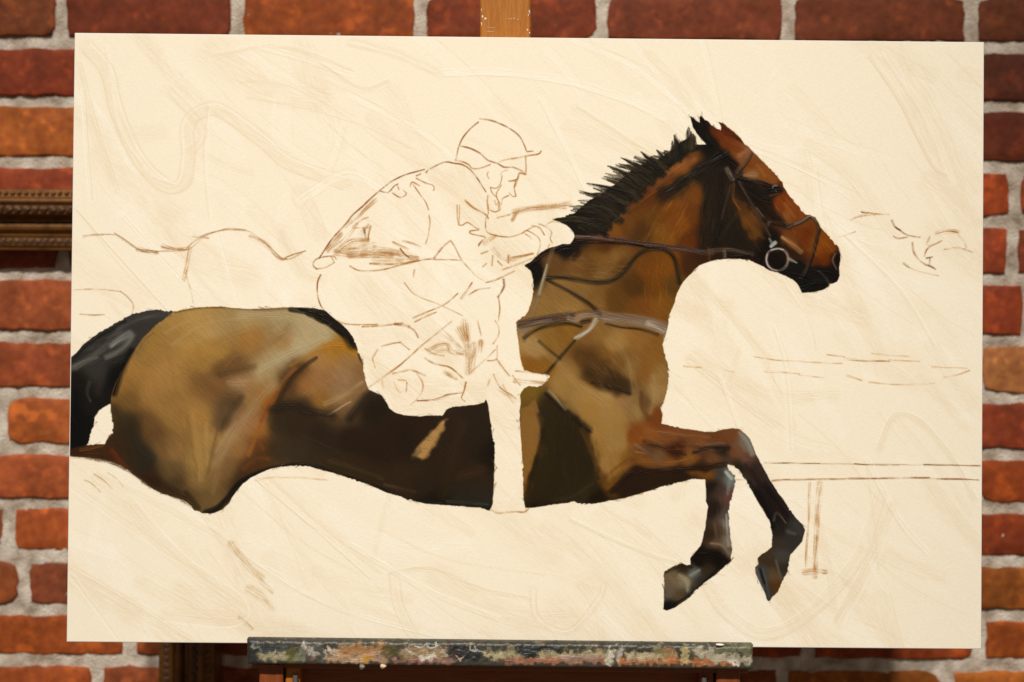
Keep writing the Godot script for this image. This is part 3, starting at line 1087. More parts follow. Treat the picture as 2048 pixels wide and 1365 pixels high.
const HIND_DABS := [190, 655, 166, 125, 66, 259, 575, 176, 140, 82, 339, 569, 169, 140, 92, 419, 583, 175, 154, 110, 479, 582, 181, 160, 120, 510, 600, 183, 164, 124, 550, 622, 174, 120, 31, 520, 632, 165, 118, 42, 420, 615, 160, 123, 74, 360, 614, 165, 120, 60, 290, 634, 168, 128, 63, 160, 636, 168, 128, 63, 131, 676, 166, 122, 62, 111, 706, 154, 112, 56, 161, 716, 165, 122, 66, 211, 695, 164, 123, 66, 260, 665, 165, 125, 61, 330, 674, 111, 78, 41, 300, 681, 102, 73, 41, 291, 706, 128, 90, 50, 261, 690, 138, 100, 54, 336, 696, 162, 128, 90, 390, 675, 176, 152, 108, 420, 648, 179, 156, 116, 460, 623, 183, 165, 127, 401, 705, 160, 127, 80, 361, 734, 160, 122, 72, 341, 764, 148, 112, 74, 326, 744, 87, 67, 42, 308, 779, 93, 71, 44, 211, 765, 156, 117, 61, 261, 775, 165, 123, 64, 282, 815, 170, 132, 72, 262, 855, 169, 133, 73, 258, 895, 143, 112, 64, 275, 934, 111, 85, 48, 302, 834, 148, 115, 74, 322, 804, 160, 124, 80, 361, 784, 160, 117, 80, 97, 766, 77, 58, 30, 124, 796, 59, 44, 24, 111, 736, 122, 90, 44, 162, 796, 107, 76, 40, 152, 851, 47, 42, 30, 122, 836, 58, 44, 26, 182, 835, 122, 90, 50, 212, 835, 142, 107, 58, 203, 875, 102, 80, 47, 163, 896, 58, 36, 18, 213, 905, 74, 56, 32, 243, 927, 93, 71, 40, 93, 851, 85, 44, 20, 42, 839, 74, 46, 20, 18, 845, 58, 32, 16, 500, 652, 165, 122, 69, 500, 692, 160, 116, 72, 550, 682, 165, 128, 90, 580, 672, 140, 102, 64, 470, 698, 154, 106, 56, 452, 675, 90, 60, 30, 435, 698, 76, 51, 28, 501, 732, 148, 105, 47, 541, 722, 160, 127, 88, 566, 727, 133, 102, 63, 551, 752, 116, 88, 58, 526, 760, 100, 74, 44, 471, 751, 53, 40, 26, 421, 748, 56, 43, 26, 451, 778, 58, 42, 26, 421, 778, 56, 48, 31, 501, 792, 49, 36, 26, 601, 751, 32, 24, 15, 661, 811, 38, 25, 14, 622, 831, 40, 26, 14, 711, 790, 42, 27, 16, 761, 780, 49, 36, 23, 811, 769, 44, 32, 20, 821, 809, 43, 32, 19, 802, 880, 50, 36, 20, 762, 860, 45, 31, 17, 712, 900, 48, 35, 19, 662, 901, 56, 41, 22, 602, 881, 56, 40, 20, 542, 862, 57, 43, 23, 502, 842, 64, 51, 30, 462, 833, 67, 56, 39, 422, 833, 72, 58, 39, 382, 824, 99, 64, 30, 382, 854, 86, 54, 24, 362, 864, 84, 51, 24, 842, 829, 22, 18, 9, 802, 930, 42, 42, 34, 732, 930, 24, 20, 8, 396, 733, 165, 101, 30, 376, 794, 160, 106, 44, 342, 834, 148, 106, 60, 317, 874, 134, 100, 58, 560, 647, 160, 122, 72, 130, 626, 138, 108, 60, 289, 589, 176, 144, 90, 220, 605, 172, 134, 72, 201, 735, 160, 120, 63, 369, 559, 169, 142, 96, 561, 812, 40, 27, 16, 512, 822, 51, 39, 26, 342, 889, 60, 42, 22]
const FORE_DABS := [1149, 315, 97, 50, 7, 1204, 264, 134, 77, 24, 1221, 252, 148, 90, 36, 1189, 284, 118, 64, 16, 1259, 265, 31, 24, 12, 1219, 291, 34, 26, 14, 1189, 306, 43, 29, 13, 1239, 241, 113, 64, 18, 1209, 344, 118, 63, 8, 1159, 355, 105, 63, 13, 1109, 375, 104, 63, 18, 1084, 388, 128, 77, 22, 1144, 387, 82, 50, 13, 1189, 397, 130, 80, 16, 1221, 374, 123, 68, 9, 1249, 354, 102, 54, 8, 1260, 394, 81, 40, 7, 1251, 314, 114, 64, 14, 1238, 406, 96, 47, 7, 1281, 303, 33, 24, 10, 1300, 343, 30, 20, 9, 1290, 394, 25, 15, 6, 1320, 383, 18, 14, 6, 1340, 353, 43, 27, 9, 1340, 403, 18, 14, 5, 1312, 323, 52, 32, 14, 1360, 393, 64, 37, 7, 1360, 363, 96, 54, 13, 1370, 413, 41, 23, 7, 1260, 439, 57, 29, 8, 1300, 436, 43, 24, 10, 1240, 454, 67, 36, 9, 1039, 467, 105, 70, 27, 1009, 457, 113, 77, 35, 1069, 446, 121, 83, 33, 1089, 438, 128, 88, 38, 1074, 418, 87, 47, 8, 969, 452, 102, 69, 31, 1060, 478, 124, 88, 42, 1100, 458, 98, 64, 24, 1160, 465, 118, 68, 12, 1200, 455, 120, 70, 10, 1210, 495, 97, 65, 18, 1170, 495, 113, 66, 10, 1130, 498, 88, 55, 13, 1090, 526, 105, 68, 21, 1140, 538, 120, 72, 20, 1190, 537, 125, 80, 20, 979, 507, 148, 109, 56, 960, 540, 150, 113, 58, 1020, 507, 140, 104, 52, 1050, 529, 128, 91, 41, 1000, 542, 152, 114, 58, 960, 608, 146, 106, 44, 930, 628, 166, 132, 80, 990, 589, 140, 98, 34, 920, 658, 138, 90, 28, 950, 660, 138, 95, 30, 1030, 597, 132, 92, 43, 1060, 589, 140, 103, 50, 1090, 608, 156, 118, 62, 1140, 598, 148, 104, 47, 1171, 628, 140, 96, 36, 1151, 668, 138, 92, 38, 1181, 678, 148, 112, 60, 1173, 716, 156, 122, 72, 1101, 649, 122, 85, 38, 1061, 639, 118, 80, 31, 1030, 639, 108, 72, 30, 1051, 679, 76, 50, 20, 1083, 689, 62, 44, 22, 1103, 699, 60, 44, 24, 993, 673, 148, 111, 58, 993, 700, 156, 120, 64, 1031, 717, 165, 128, 70, 1071, 729, 169, 133, 80, 1111, 722, 149, 112, 68, 1123, 666, 141, 104, 54, 1133, 748, 143, 112, 64, 1151, 731, 106, 76, 40, 1174, 761, 122, 66, 24, 1041, 749, 157, 116, 52, 1081, 759, 160, 124, 68, 1064, 797, 158, 119, 56, 1094, 807, 158, 124, 71, 1102, 849, 133, 90, 33, 1074, 857, 136, 96, 42, 1050, 817, 127, 88, 33, 1082, 889, 110, 71, 21, 971, 758, 47, 36, 18, 981, 798, 43, 33, 12, 1012, 808, 38, 28, 13, 962, 848, 46, 35, 12, 1002, 858, 40, 29, 11, 942, 888, 43, 33, 13, 1032, 852, 31, 22, 10, 982, 918, 38, 31, 17, 1032, 912, 53, 44, 27, 942, 928, 27, 21, 10, 1052, 919, 30, 19, 8, 916, 789, 133, 92, 42, 927, 828, 141, 94, 36, 917, 864, 131, 82, 24, 937, 778, 147, 108, 56, 914, 899, 125, 80, 26, 946, 740, 74, 58, 28, 916, 718, 122, 92, 30, 921, 733, 110, 82, 32, 1134, 796, 131, 73, 24, 1162, 796, 136, 79, 31, 1202, 798, 125, 76, 36, 1262, 805, 118, 71, 36, 1302, 805, 115, 67, 33, 1322, 797, 115, 69, 36, 1162, 826, 95, 65, 41, 1182, 841, 113, 80, 49, 1212, 828, 68, 31, 13, 1262, 827, 84, 52, 33, 1302, 825, 42, 33, 25, 1242, 841, 126, 80, 31, 1292, 840, 113, 73, 42, 1152, 848, 127, 80, 27, 1202, 853, 126, 80, 33, 1142, 871, 42, 28, 13, 1212, 873, 40, 24, 13, 1262, 865, 53, 31, 15, 1284, 877, 110, 67, 22, 1192, 888, 46, 29, 12, 1122, 899, 42, 25, 11, 1354, 814, 121, 110, 96, 1337, 825, 115, 71, 42, 1354, 844, 100, 67, 51, 1365, 864, 53, 39, 33, 1342, 860, 40, 29, 18, 1393, 924, 27, 20, 17, 1423, 954, 30, 22, 20, 1455, 979, 55, 52, 47, 1423, 984, 38, 31, 27, 1445, 1004, 53, 48, 44, 1423, 1014, 58, 47, 38, 1425, 1036, 70, 67, 60, 1403, 1044, 68, 52, 33, 1414, 1074, 99, 76, 49, 1428, 1064, 53, 46, 34, 1389, 1074, 68, 69, 68, 1399, 1106, 53, 54, 53, 1414, 1099, 84, 52, 18, 1302, 875, 68, 63, 58, 1324, 877, 121, 121, 114, 1326, 887, 104, 109, 102, 1303, 905, 68, 52, 44, 1320, 915, 99, 67, 58, 1287, 895, 32, 22, 17, 1293, 945, 40, 28, 20, 1313, 955, 84, 73, 66, 1319, 975, 134, 129, 120, 1303, 985, 78, 57, 38, 1285, 995, 53, 39, 24, 1295, 1015, 99, 75, 51, 1319, 1010, 126, 116, 102, 1323, 1030, 99, 82, 66, 1293, 1031, 23, 14, 8, 1265, 1037, 25, 15, 8, 1303, 1043, 21, 13, 6, 1263, 1051, 25, 14, 6, 1275, 1067, 53, 41, 27, 1255, 1071, 104, 107, 104, 1231, 1062, 53, 39, 22, 1234, 1090, 136, 121, 96, 1213, 1081, 117, 100, 73, 1204, 1108, 101, 88, 72, 1224, 1118, 86, 71, 49, 1246, 1107, 55, 52, 45, 1266, 1085, 53, 46, 38, 1209, 1142, 17, 17, 12, 1309, 212, 118, 54, 6, 1329, 222, 128, 66, 17, 1349, 230, 145, 92, 56, 1339, 238, 140, 81, 38, 1291, 190, 102, 40, 3, 1259, 183, 18, 10, 3, 1279, 213, 13, 9, 6, 1299, 235, 18, 10, 4, 1319, 251, 30, 14, 3, 1359, 252, 123, 64, 13, 1380, 272, 134, 73, 22, 1402, 284, 130, 73, 27, 1365, 272, 145, 106, 63, 1382, 288, 121, 75, 24, 1339, 285, 31, 18, 7, 1370, 304, 20, 11, 4, 1400, 309, 13, 9, 6, 1422, 297, 87, 42, 8, 1430, 314, 120, 54, 8, 1412, 324, 123, 59, 8, 1440, 334, 130, 66, 16, 1420, 339, 118, 55, 10, 1400, 332, 87, 34, 3, 1380, 344, 34, 15, 4, 1452, 354, 128, 66, 16, 1460, 364, 123, 63, 18, 1432, 354, 134, 83, 38, 1451, 384, 118, 57, 10, 1471, 392, 108, 49, 7, 1501, 402, 134, 70, 7, 1521, 421, 118, 57, 3, 1511, 442, 102, 44, 2, 1491, 422, 128, 64, 6, 1481, 444, 87, 40, 6, 1533, 436, 30, 15, 8, 1527, 462, 23, 10, 8, 1521, 478, 17, 7, 6, 1501, 467, 22, 10, 6, 1481, 492, 13, 11, 7, 1501, 494, 17, 17, 13, 1461, 467, 11, 6, 3, 1441, 464, 15, 9, 4, 1421, 422, 30, 17, 4, 1451, 434, 57, 32, 8, 1439, 404, 118, 70, 30, 1405, 403, 18, 10, 4, 1390, 423, 13, 6, 2, 1360, 435, 30, 17, 8, 1059, 356, 15, 11, 4, 1019, 351, 21, 15, 7, 1109, 295, 15, 11, 4, 1159, 264, 17, 12, 6, 1219, 223, 20, 14, 7, 1038, 326, 18, 13, 6, 919, 468, 18, 12, 5, 989, 427, 22, 13, 6, 1019, 381, 15, 10, 4, 956, 778, 41, 31, 13, 962, 808, 43, 33, 12, 957, 868, 45, 34, 13, 972, 888, 43, 33, 13, 992, 828, 41, 31, 12, 1012, 838, 38, 28, 13, 991, 778, 41, 31, 15, 1011, 783, 40, 29, 13, 1017, 878, 38, 28, 11, 942, 858, 48, 37, 14, 937, 913, 38, 29, 11, 1002, 898, 40, 31, 15, 962, 908, 40, 31, 15, 932, 878, 43, 33, 12, 1027, 817, 38, 26, 11, 951, 788, 45, 33, 13, 959, 748, 53, 42, 20]
# colour, opacity, softness, dryness, half widths, path
const HORSE := [
	[90, 86, 78, .8, .9, .6, 10, 14, [11, 672, 40, 652, 75, 627, 100, 604]],
	[140, 138, 134, .9, .9, .5, 7, 10, [82, 628, 102, 613, 118, 604]],
	[124, 122, 116, .8, .9, .5, 8, 10, [72, 651, 98, 638, 114, 622, 122, 608]],
	[78, 74, 70, .8, .9, .6, 10, 6, [95, 591, 129, 577, 169, 567, 197, 564]],
	[86, 80, 74, .6, .6, .8, 5, 4, [39, 702, 34, 722, 41, 739]],
	[58, 52, 46, .6, .7, .8, 14, 12, [63, 682, 56, 722]],
	[108, 106, 100, .8, .9, .6, 9, 6, [1, 674, 21, 664, 52, 651]],
	[13, 12, 10, .9, .7, .3, 8, 8, [122, 636, 104, 676, 89, 724]],
	[23, 20, 15, .7, .5, .6, 5, 4, [10, 649, 32, 627, 65, 605, 109, 579]],
	[14, 13, 11, .8, .6, .5, 20, 18, [11, 727, 17, 817]],
	[185, 166, 126, .6, .9, .4, 14, 20, [339, 564, 419, 563, 469, 575, 505, 600]],
	[184, 166, 128, .75, .9, .4, 18, 12, [508, 608, 460, 630, 420, 649, 380, 674]],
	[148, 112, 74, .45, .9, .5, 12, 12, [375, 636, 412, 611, 434, 588]],
	[160, 120, 68, .4, .9, .5, 16, 14, [290, 624, 340, 602, 399, 588]],
	[185, 156, 102, .5, .8, .8, 5, 3, [205, 625, 245, 595, 299, 576, 359, 574]],
	[184, 152, 95, .4, .8, .8, 4, 3, [190, 603, 229, 580, 279, 570]],
	[181, 121, 28, .85, .8, .4, 12, 14, [510, 625, 545, 622, 568, 635]],
	[168, 118, 44, .6, .8, .4, 9, 5, [510, 628, 470, 647, 440, 665]],
	[85, 61, 35, .45, .97, .3, 9, 10, [300, 684, 330, 676, 368, 667]],
	[109, 77, 42, .45, .95, .3, 20, 16, [269, 700, 301, 719, 336, 726]],
	[138, 100, 58, .4, .95, .3, 14, 14, [286, 695, 306, 709]],
	[172, 140, 100, .8, .8, .9, 5, 5, [316, 699, 355, 696]],
	[174, 144, 104, .5, .6, .9, 2, 2, [319, 706, 351, 705]],
	[69, 53, 32, .5, .97, .3, 10, 10, [343, 729, 327, 749, 313, 774, 302, 792]],
	[169, 138, 98, .65, .85, .5, 14, 13, [406, 701, 373, 742, 343, 782, 314, 824, 292, 864]],
	[179, 149, 112, .5, .8, .6, 6, 5, [331, 779, 312, 806, 294, 839]],
	[156, 98, 40, .75, .9, .3, 9, 7, [450, 671, 423, 705, 404, 736, 388, 769, 374, 804, 359, 844]],
	[132, 64, 32, .5, .9, .3, 5, 5, [414, 718, 398, 745, 382, 776]],
	[58, 40, 24, .9, .8, .3, 5, 12, [492, 648, 465, 668, 440, 693, 424, 721, 414, 748]],
	[180, 147, 106, .65, .8, .6, 7, 6, [511, 740, 543, 726, 584, 697]],
	[194, 162, 124, .7, .6, .7, 2.5, 2, [516, 764, 541, 748, 561, 736]],
	[154, 118, 72, .5, .8, .6, 6, 5, [529, 740, 561, 722, 591, 710]],
	[36, 28, 18, .7, .95, .3, 13, 14, [404, 753, 446, 745, 473, 755, 526, 766]],
	[40, 31, 20, .85, .8, .3, 14, 14, [561, 770, 583, 738, 599, 723]],
	[176, 138, 78, .6, .9, .5, 9, 8, [246, 760, 256, 825, 263, 895]],
	[138, 102, 52, .5, .8, .4, 4, 3, [235, 770, 246, 835, 258, 875]],
	[181, 146, 90, .45, .85, .5, 8, 6, [273, 785, 278, 865]],
	[118, 88, 48, .55, .85, .4, 5, 6, [295, 799, 278, 880]],
	[154, 120, 80, .4, .85, .4, 12, 8, [302, 864, 288, 919]],
	[44, 42, 30, .55, .95, .3, 20, 16, [120, 776, 138, 826, 164, 851]],
	[106, 48, 16, .75, .8, .4, 8, 7, [86, 838, 103, 860, 115, 872]],
	[122, 74, 32, .7, .7, .6, 4, 3, [23, 837, 67, 829]],
	[69, 38, 15, .7, .7, .6, 7, 6, [33, 845, 80, 846]],
	[51, 32, 14, .7, .8, .5, 14, 10, [158, 891, 198, 910, 233, 930]],
	[36, 26, 14, .6, .9, .4, 8, 9, [235, 920, 258, 950]],
	[20, 18, 12, .97, .45, .2, 8, 6, [275, 960, 298, 951, 317, 932, 333, 910, 350, 895, 382, 879, 417, 869, 462, 864, 507, 871]],
	[23, 17, 10, .8, .6, .4, 5, 5, [502, 870, 562, 887, 622, 908, 682, 930, 762, 939, 847, 947]],
	[74, 58, 30, .6, .8, .6, 8, 6, [522, 854, 572, 870, 627, 889]],
	[63, 45, 22, .35, .9, .6, 18, 20, [786, 780, 767, 850, 752, 915]],
	[74, 50, 24, .4, .9, .5, 14, 12, [782, 885, 827, 869]],
	[60, 60, 50, .7, .7, .6, 4, 4, [757, 934, 837, 939]],
	[90, 72, 48, .5, .8, .6, 5, 4, [632, 901, 692, 916]],
	[69, 54, 38, .4, .8, .9, 2, 2, [461, 803, 542, 837]],
	[181, 139, 82, .97, .3, .2, 4, 11, [747, 776, 725, 808, 707, 837]],
	[181, 139, 82, .9, .4, .2, 9, 8, [719, 818, 704, 839]],
	[90, 74, 52, .6, .8, .4, 7, 6, [700, 833, 688, 846]],
	[29, 22, 12, .97, .5, .3, 6, 17, [439, 552, 499, 560, 541, 588, 566, 618]],
	[29, 22, 12, .97, .4, .3, 5, 13, [459, 550, 511, 558, 549, 587]],
	[95, 68, 24, .6, .7, .3, 3, 3, [209, 559, 259, 550, 309, 549, 379, 553, 439, 549]],
	[132, 72, 28, .6, .9, .4, 6, 5, [376, 812, 388, 832]],
	[112, 68, 30, .6, .9, .4, 7, 7, [350, 872, 374, 852, 398, 853]],
	[30, 23, 12, .9, .7, .6, 10, 14, [1194, 306, 1234, 281, 1277, 251, 1309, 230]],
	[148, 88, 36, .8, .7, .7, 7, 9, [1164, 306, 1204, 270, 1247, 243]],
	[87, 42, 9, .65, .8, .7, 9, 9, [1114, 347, 1159, 311, 1204, 274]],
	[128, 75, 17, .5, .8, .8, 7, 6, [1094, 366, 1129, 337, 1169, 309]],
	[134, 83, 18, .4, .8, .9, 8, 8, [1149, 405, 1189, 344, 1229, 304]],
	[118, 68, 17, .5, .9, .8, 14, 12, [1244, 294, 1209, 364, 1189, 405]],
	[30, 23, 10, .75, .8, .6, 12, 15, [1283, 268, 1270, 323, 1265, 374, 1264, 419]],
	[23, 15, 7, .65, .8, .6, 14, 16, [1301, 273, 1302, 343, 1292, 409]],
	[75, 63, 51, .55, .6, .9, 4, 3, [1321, 295, 1312, 328, 1304, 363]],
	[46, 42, 21, .5, .8, .8, 6, 5, [1300, 404, 1320, 373, 1335, 353]],
	[87, 50, 12, .6, .8, .8, 8, 7, [1330, 323, 1350, 363, 1372, 403]],
	[123, 71, 20, .45, .8, .8, 6, 6, [1338, 348, 1358, 373, 1375, 393]],
	[72, 49, 42, .97, .4, .5, 5, 7, [1009, 401, 1079, 404, 1159, 415, 1230, 424, 1284, 432]],
	[128, 96, 82, .75, .5, .7, 4, 3, [1011, 400, 1044, 401, 1084, 406]],
	[30, 14, 9, .85, .5, .5, 5, 3, [1011, 409, 1099, 413, 1190, 423]],
	[87, 73, 70, .6, .5, .7, 3, 3, [1149, 416, 1210, 423, 1270, 428]],
	[87, 68, 52, .9, .5, .7, 6, 5, [1280, 428, 1320, 424, 1365, 433]],
	[123, 112, 99, .9, .4, .8, 4, 4, [1309, 427, 1310, 438]],
	[102, 79, 18, .7, .5, .6, 3, 3, [1278, 422, 1279, 444]],
	[15, 7, 3, .95, .5, .4, 5, 4, [1318, 436, 1360, 437]],
	[31, 24, 12, .9, .65, .4, 6, 7, [951, 484, 989, 483, 1040, 491, 1080, 489, 1106, 471, 1134, 437, 1160, 424, 1190, 426, 1210, 445, 1219, 490]],
	[22, 13, 6, .95, .6, .5, 9, 9, [929, 448, 954, 430, 1009, 418]],
	[26, 15, 8, .85, .8, .5, 9, 7, [1009, 419, 1015, 432, 1007, 444]],
	[18, 12, 5, .95, .5, .5, 9, 10, [914, 463, 931, 456, 937, 478]],
	[134, 100, 49, .5, .8, .8, 10, 8, [1084, 426, 1091, 451, 1065, 476]],
	[30, 23, 12, .9, .7, .4, 4, 6, [953, 487, 1000, 512, 1038, 535, 1060, 555]],
	[123, 98, 71, .85, .5, .6, 5, 5, [965, 423, 955, 457, 945, 493, 931, 538, 916, 588, 908, 610]],
	[168, 159, 128, .95, .5, .5, 3, 4, [953, 458, 945, 488, 938, 516]],
	[148, 126, 97, .7, .6, .6, 3, 3, [935, 526, 922, 568, 910, 608]],
	[77, 57, 48, .97, .35, .5, 10, 11, [902, 578, 950, 568, 1000, 561]],
	[140, 122, 108, .7, .6, .8, 7, 4, [898, 592, 922, 580, 962, 568]],
	[129, 109, 91, .97, .3, .5, 11, 13, [1056, 559, 1110, 564, 1160, 572, 1191, 582]],
	[156, 137, 118, .5, .6, .8, 6, 6, [1070, 567, 1120, 571, 1160, 578]],
	[174, 160, 148, .9, .5, .8, 9, 10, [1158, 574, 1172, 579, 1189, 587]],
	[147, 128, 110, .9, .5, .7, 7, 6, [998, 565, 1012, 568, 1026, 559, 1055, 556]],
	[92, 69, 54, .8, .5, .6, 4, 5, [1000, 557, 1030, 550, 1060, 554]],
	[43, 28, 19, .95, .6, .4, 6, 6, [1024, 572, 1040, 568]],
	[185, 178, 164, .97, .35, .7, 5, 5, [1052, 567, 1038, 587, 1012, 605]],
	[39, 29, 14, .85, .7, .4, 5, 5, [908, 604, 940, 585, 990, 575, 1022, 580]],
	[37, 22, 12, .75, .6, .4, 3, 4, [1072, 575, 1100, 581, 1140, 585, 1176, 596]],
	[153, 135, 118, .85, .5, .6, 4, 3, [1193, 589, 1189, 606]],
	[40, 32, 16, .92, .6, .4, 4, 5, [1010, 609, 980, 644, 954, 675]],
	[55, 44, 18, .7, .7, .4, 4, 4, [938, 611, 980, 646]],
	[168, 135, 89, .6, .8, .7, 9, 9, [908, 616, 940, 628, 976, 654]],
	[58, 42, 18, .75, .85, .5, 12, 14, [1039, 667, 1076, 685, 1116, 704]],
	[36, 26, 14, .75, .8, .5, 5, 7, [1046, 693, 1086, 704, 1119, 714]],
	[104, 72, 29, .5, .9, .6, 18, 18, [1010, 617, 1043, 655, 1066, 677]],
	[170, 134, 78, .65, .85, .7, 12, 14, [983, 663, 1021, 702, 1066, 729]],
	[156, 126, 74, .55, .8, .7, 10, 9, [1082, 607, 1115, 646, 1131, 706, 1141, 756]],
	[136, 96, 38, .5, .8, .7, 10, 10, [1126, 616, 1161, 656, 1173, 671]],
	[165, 138, 92, .55, .8, .7, 10, 9, [1167, 681, 1172, 716, 1163, 751]],
	[94, 62, 28, .65, .8, .6, 5, 7, [1145, 711, 1145, 741, 1160, 764]],
	[30, 22, 10, .85, .75, .5, 6, 10, [953, 716, 991, 748, 1021, 773, 1040, 789]],
	[36, 27, 13, .7, .8, .5, 6, 6, [939, 758, 947, 798, 934, 848, 918, 914]],
	[165, 142, 108, .75, .7, .7, 5, 5, [959, 711, 976, 728, 993, 746]],
	[40, 31, 13, .5, .9, .8, 20, 20, [991, 788, 982, 858, 962, 918]],
	[55, 42, 20, .5, .7, .9, 3, 3, [982, 818, 992, 878]],
	[61, 53, 34, .55, .8, .7, 6, 5, [972, 930, 1012, 920, 1047, 897]],
	[99, 65, 27, .6, .8, .7, 8, 5, [1026, 787, 1047, 837, 1067, 887]],
	[115, 69, 20, .6, .7, .7, 5, 5, [1062, 892, 1097, 862, 1124, 842]],
	[40, 22, 10, .85, .7, .6, 8, 8, [1087, 912, 1130, 875, 1192, 867, 1262, 861, 1314, 853]],
	[141, 88, 36, .6, .8, .8, 6, 6, [1112, 865, 1144, 851, 1207, 852, 1262, 839]],
	[31, 24, 18, .92, .6, .5, 4, 6, [1250, 831, 1280, 822, 1320, 822]],
	[136, 104, 79, .55, .7, .8, 4, 4, [1257, 815, 1312, 813]],
	[153, 104, 66, .45, .7, .8, 5, 4, [1152, 788, 1212, 794, 1282, 800]],
	[42, 20, 6, .6, .8, .6, 8, 6, [1152, 811, 1192, 824, 1232, 834]],
	[131, 108, 87, .6, .7, .9, 4, 3, [1132, 816, 1157, 831, 1182, 844]],
	[201, 151, 118, .4, .6, .9, 2, 2, [1134, 831, 1152, 834]],
	[145, 147, 138, .85, .9, .5, 5, 7, [1342, 791, 1357, 809, 1368, 834]],
	[115, 82, 66, .6, .8, .6, 6, 5, [1332, 815, 1347, 839, 1363, 859]],
	[171, 180, 174, .95, .5, .5, 5, 6, [1316, 870, 1326, 882]],
	[131, 139, 134, .8, .7, .6, 6, 4, [1323, 890, 1319, 915]],
	[103, 63, 56, .6, .7, .6, 4, 3, [1323, 910, 1313, 940]],
	[161, 155, 146, .9, .7, .8, 3, 4, [1317, 955, 1318, 985, 1322, 1017]],
	[131, 123, 110, .5, .7, .9, 2, 2, [1310, 965, 1313, 1015]],
	[99, 76, 56, .7, .7, .8, 4, 4, [1293, 975, 1301, 1013]],
	[134, 116, 93, .8, .6, .7, 4, 5, [1287, 1013, 1308, 1017, 1323, 1033]],
	[18, 12, 6, .9, .7, .4, 9, 9, [1261, 1033, 1298, 1035, 1318, 1047]],
	[18, 12, 6, .9, .6, .4, 6, 6, [1263, 1053, 1253, 1045]],
	[16, 13, 9, .85, .6, .5, 5, 6, [1318, 1051, 1279, 1085, 1249, 1115, 1204, 1144]],
	[161, 148, 124, .9, .7, .7, 8, 7, [1225, 1079, 1239, 1090, 1240, 1107]],
	[133, 135, 132, .85, .6, .8, 6, 4, [1247, 1077, 1263, 1067]],
	[40, 29, 18, .8, .6, .5, 4, 4, [1195, 1072, 1228, 1058, 1248, 1061]],
	[13, 11, 8, .7, .7, .5, 7, 6, [1361, 889, 1393, 939, 1411, 979]],
	[63, 48, 44, .6, .6, .8, 3, 3, [1378, 854, 1418, 916, 1451, 960]],
	[38, 24, 20, .7, .7, .7, 8, 8, [1357, 854, 1403, 924, 1433, 964]],
	[95, 92, 85, .85, .5, .6, 3, 2, [1412, 966, 1416, 951, 1425, 956, 1436, 971]],
	[91, 90, 81, .75, .7, .6, 7, 5, [1440, 988, 1455, 992]],
	[70, 67, 62, .6, .8, .6, 9, 6, [1458, 974, 1467, 993]],
	[113, 104, 94, .7, .6, .7, 3, 4, [1417, 1046, 1427, 1082]],
	[91, 94, 94, .85, .5, .6, 5, 4, [1378, 1064, 1385, 1089, 1392, 1104]],
	[79, 82, 83, .85, .5, .6, 3, 4, [1390, 1064, 1399, 1094, 1404, 1121]],
	[20, 16, 11, .8, .5, .5, 3, 3, [1385, 1064, 1394, 1092]],
	[18, 11, 6, .95, .6, .5, 5, 13, [1260, 160, 1277, 193, 1304, 231, 1329, 254]],
	[13, 9, 5, .9, .6, .5, 6, 6, [1244, 163, 1259, 188, 1279, 213]],
	[118, 55, 6, .8, .7, .7, 8, 9, [1299, 192, 1319, 212, 1344, 227]],
	[43, 17, 6, .8, .5, .8, 4, 3, [1299, 172, 1319, 188, 1345, 207]],
	[72, 29, 7, .6, .5, .8, 2, 2, [1309, 190, 1337, 204]],
	[156, 106, 70, .8, .8, .6, 8, 7, [1339, 234, 1354, 224]],
	[92, 79, 64, .9, .5, .7, 4, 4, [1333, 267, 1349, 247, 1362, 229]],
	[30, 17, 8, .8, .5, .5, 2, 2, [1339, 267, 1354, 248, 1364, 230]],
	[148, 138, 122, .9, .5, .95, 6, 6, [1313, 261, 1325, 281]],
	[57, 47, 36, .9, .6, .5, 5, 5, [1325, 277, 1339, 272]],
	[156, 117, 73, .8, .8, .6, 6, 7, [1349, 274, 1372, 272]],
	[140, 83, 30, .6, .8, .7, 7, 7, [1367, 247, 1390, 270, 1412, 284]],
	[165, 112, 52, .6, .6, .8, 2, 2, [1374, 252, 1390, 277]],
	[17, 11, 6, .92, .6, .4, 7, 6, [1339, 282, 1380, 288, 1405, 297]],
	[22, 12, 4, .85, .8, .5, 16, 12, [1350, 297, 1380, 317, 1400, 322]],
	[7, 5, 3, .97, .5, .2, 8, 8, [1403, 301, 1419, 303]],
	[134, 127, 118, .9, .4, .3, 1.5, 1.5, [1405, 298, 1409, 294, 1414, 294]],
	[99, 93, 83, .8, .4, .3, 1.5, 1.5, [1411, 304, 1413, 306]],
	[118, 68, 18, .7, .5, .5, 2, 2, [1400, 314, 1420, 310]],
	[156, 88, 38, .6, .7, .8, 6, 5, [1430, 332, 1450, 357]],
	[25, 13, 3, .7, .8, .6, 12, 10, [1368, 322, 1400, 352, 1430, 372]],
	[75, 61, 49, .9, .5, .7, 4, 4, [1339, 287, 1360, 326, 1382, 363, 1400, 395]],
	[94, 80, 66, .8, .5, .7, 3, 3, [1374, 340, 1388, 358, 1398, 368]],
	[20, 11, 4, .85, .7, .5, 8, 8, [1390, 362, 1415, 372, 1440, 377]],
	[57, 45, 36, .97, .4, .6, 5, 5, [1435, 377, 1464, 367, 1482, 357, 1493, 365, 1498, 383, 1491, 412, 1479, 452, 1465, 482]],
	[131, 115, 95, .8, .4, .6, 2, 2, [1450, 370, 1466, 364, 1482, 355, 1494, 366]],
	[25, 15, 10, .8, .4, .4, 2.5, 2.5, [1501, 383, 1493, 417, 1481, 454, 1467, 482]],
	[148, 83, 13, .5, .8, .8, 10, 10, [1506, 396, 1526, 421]],
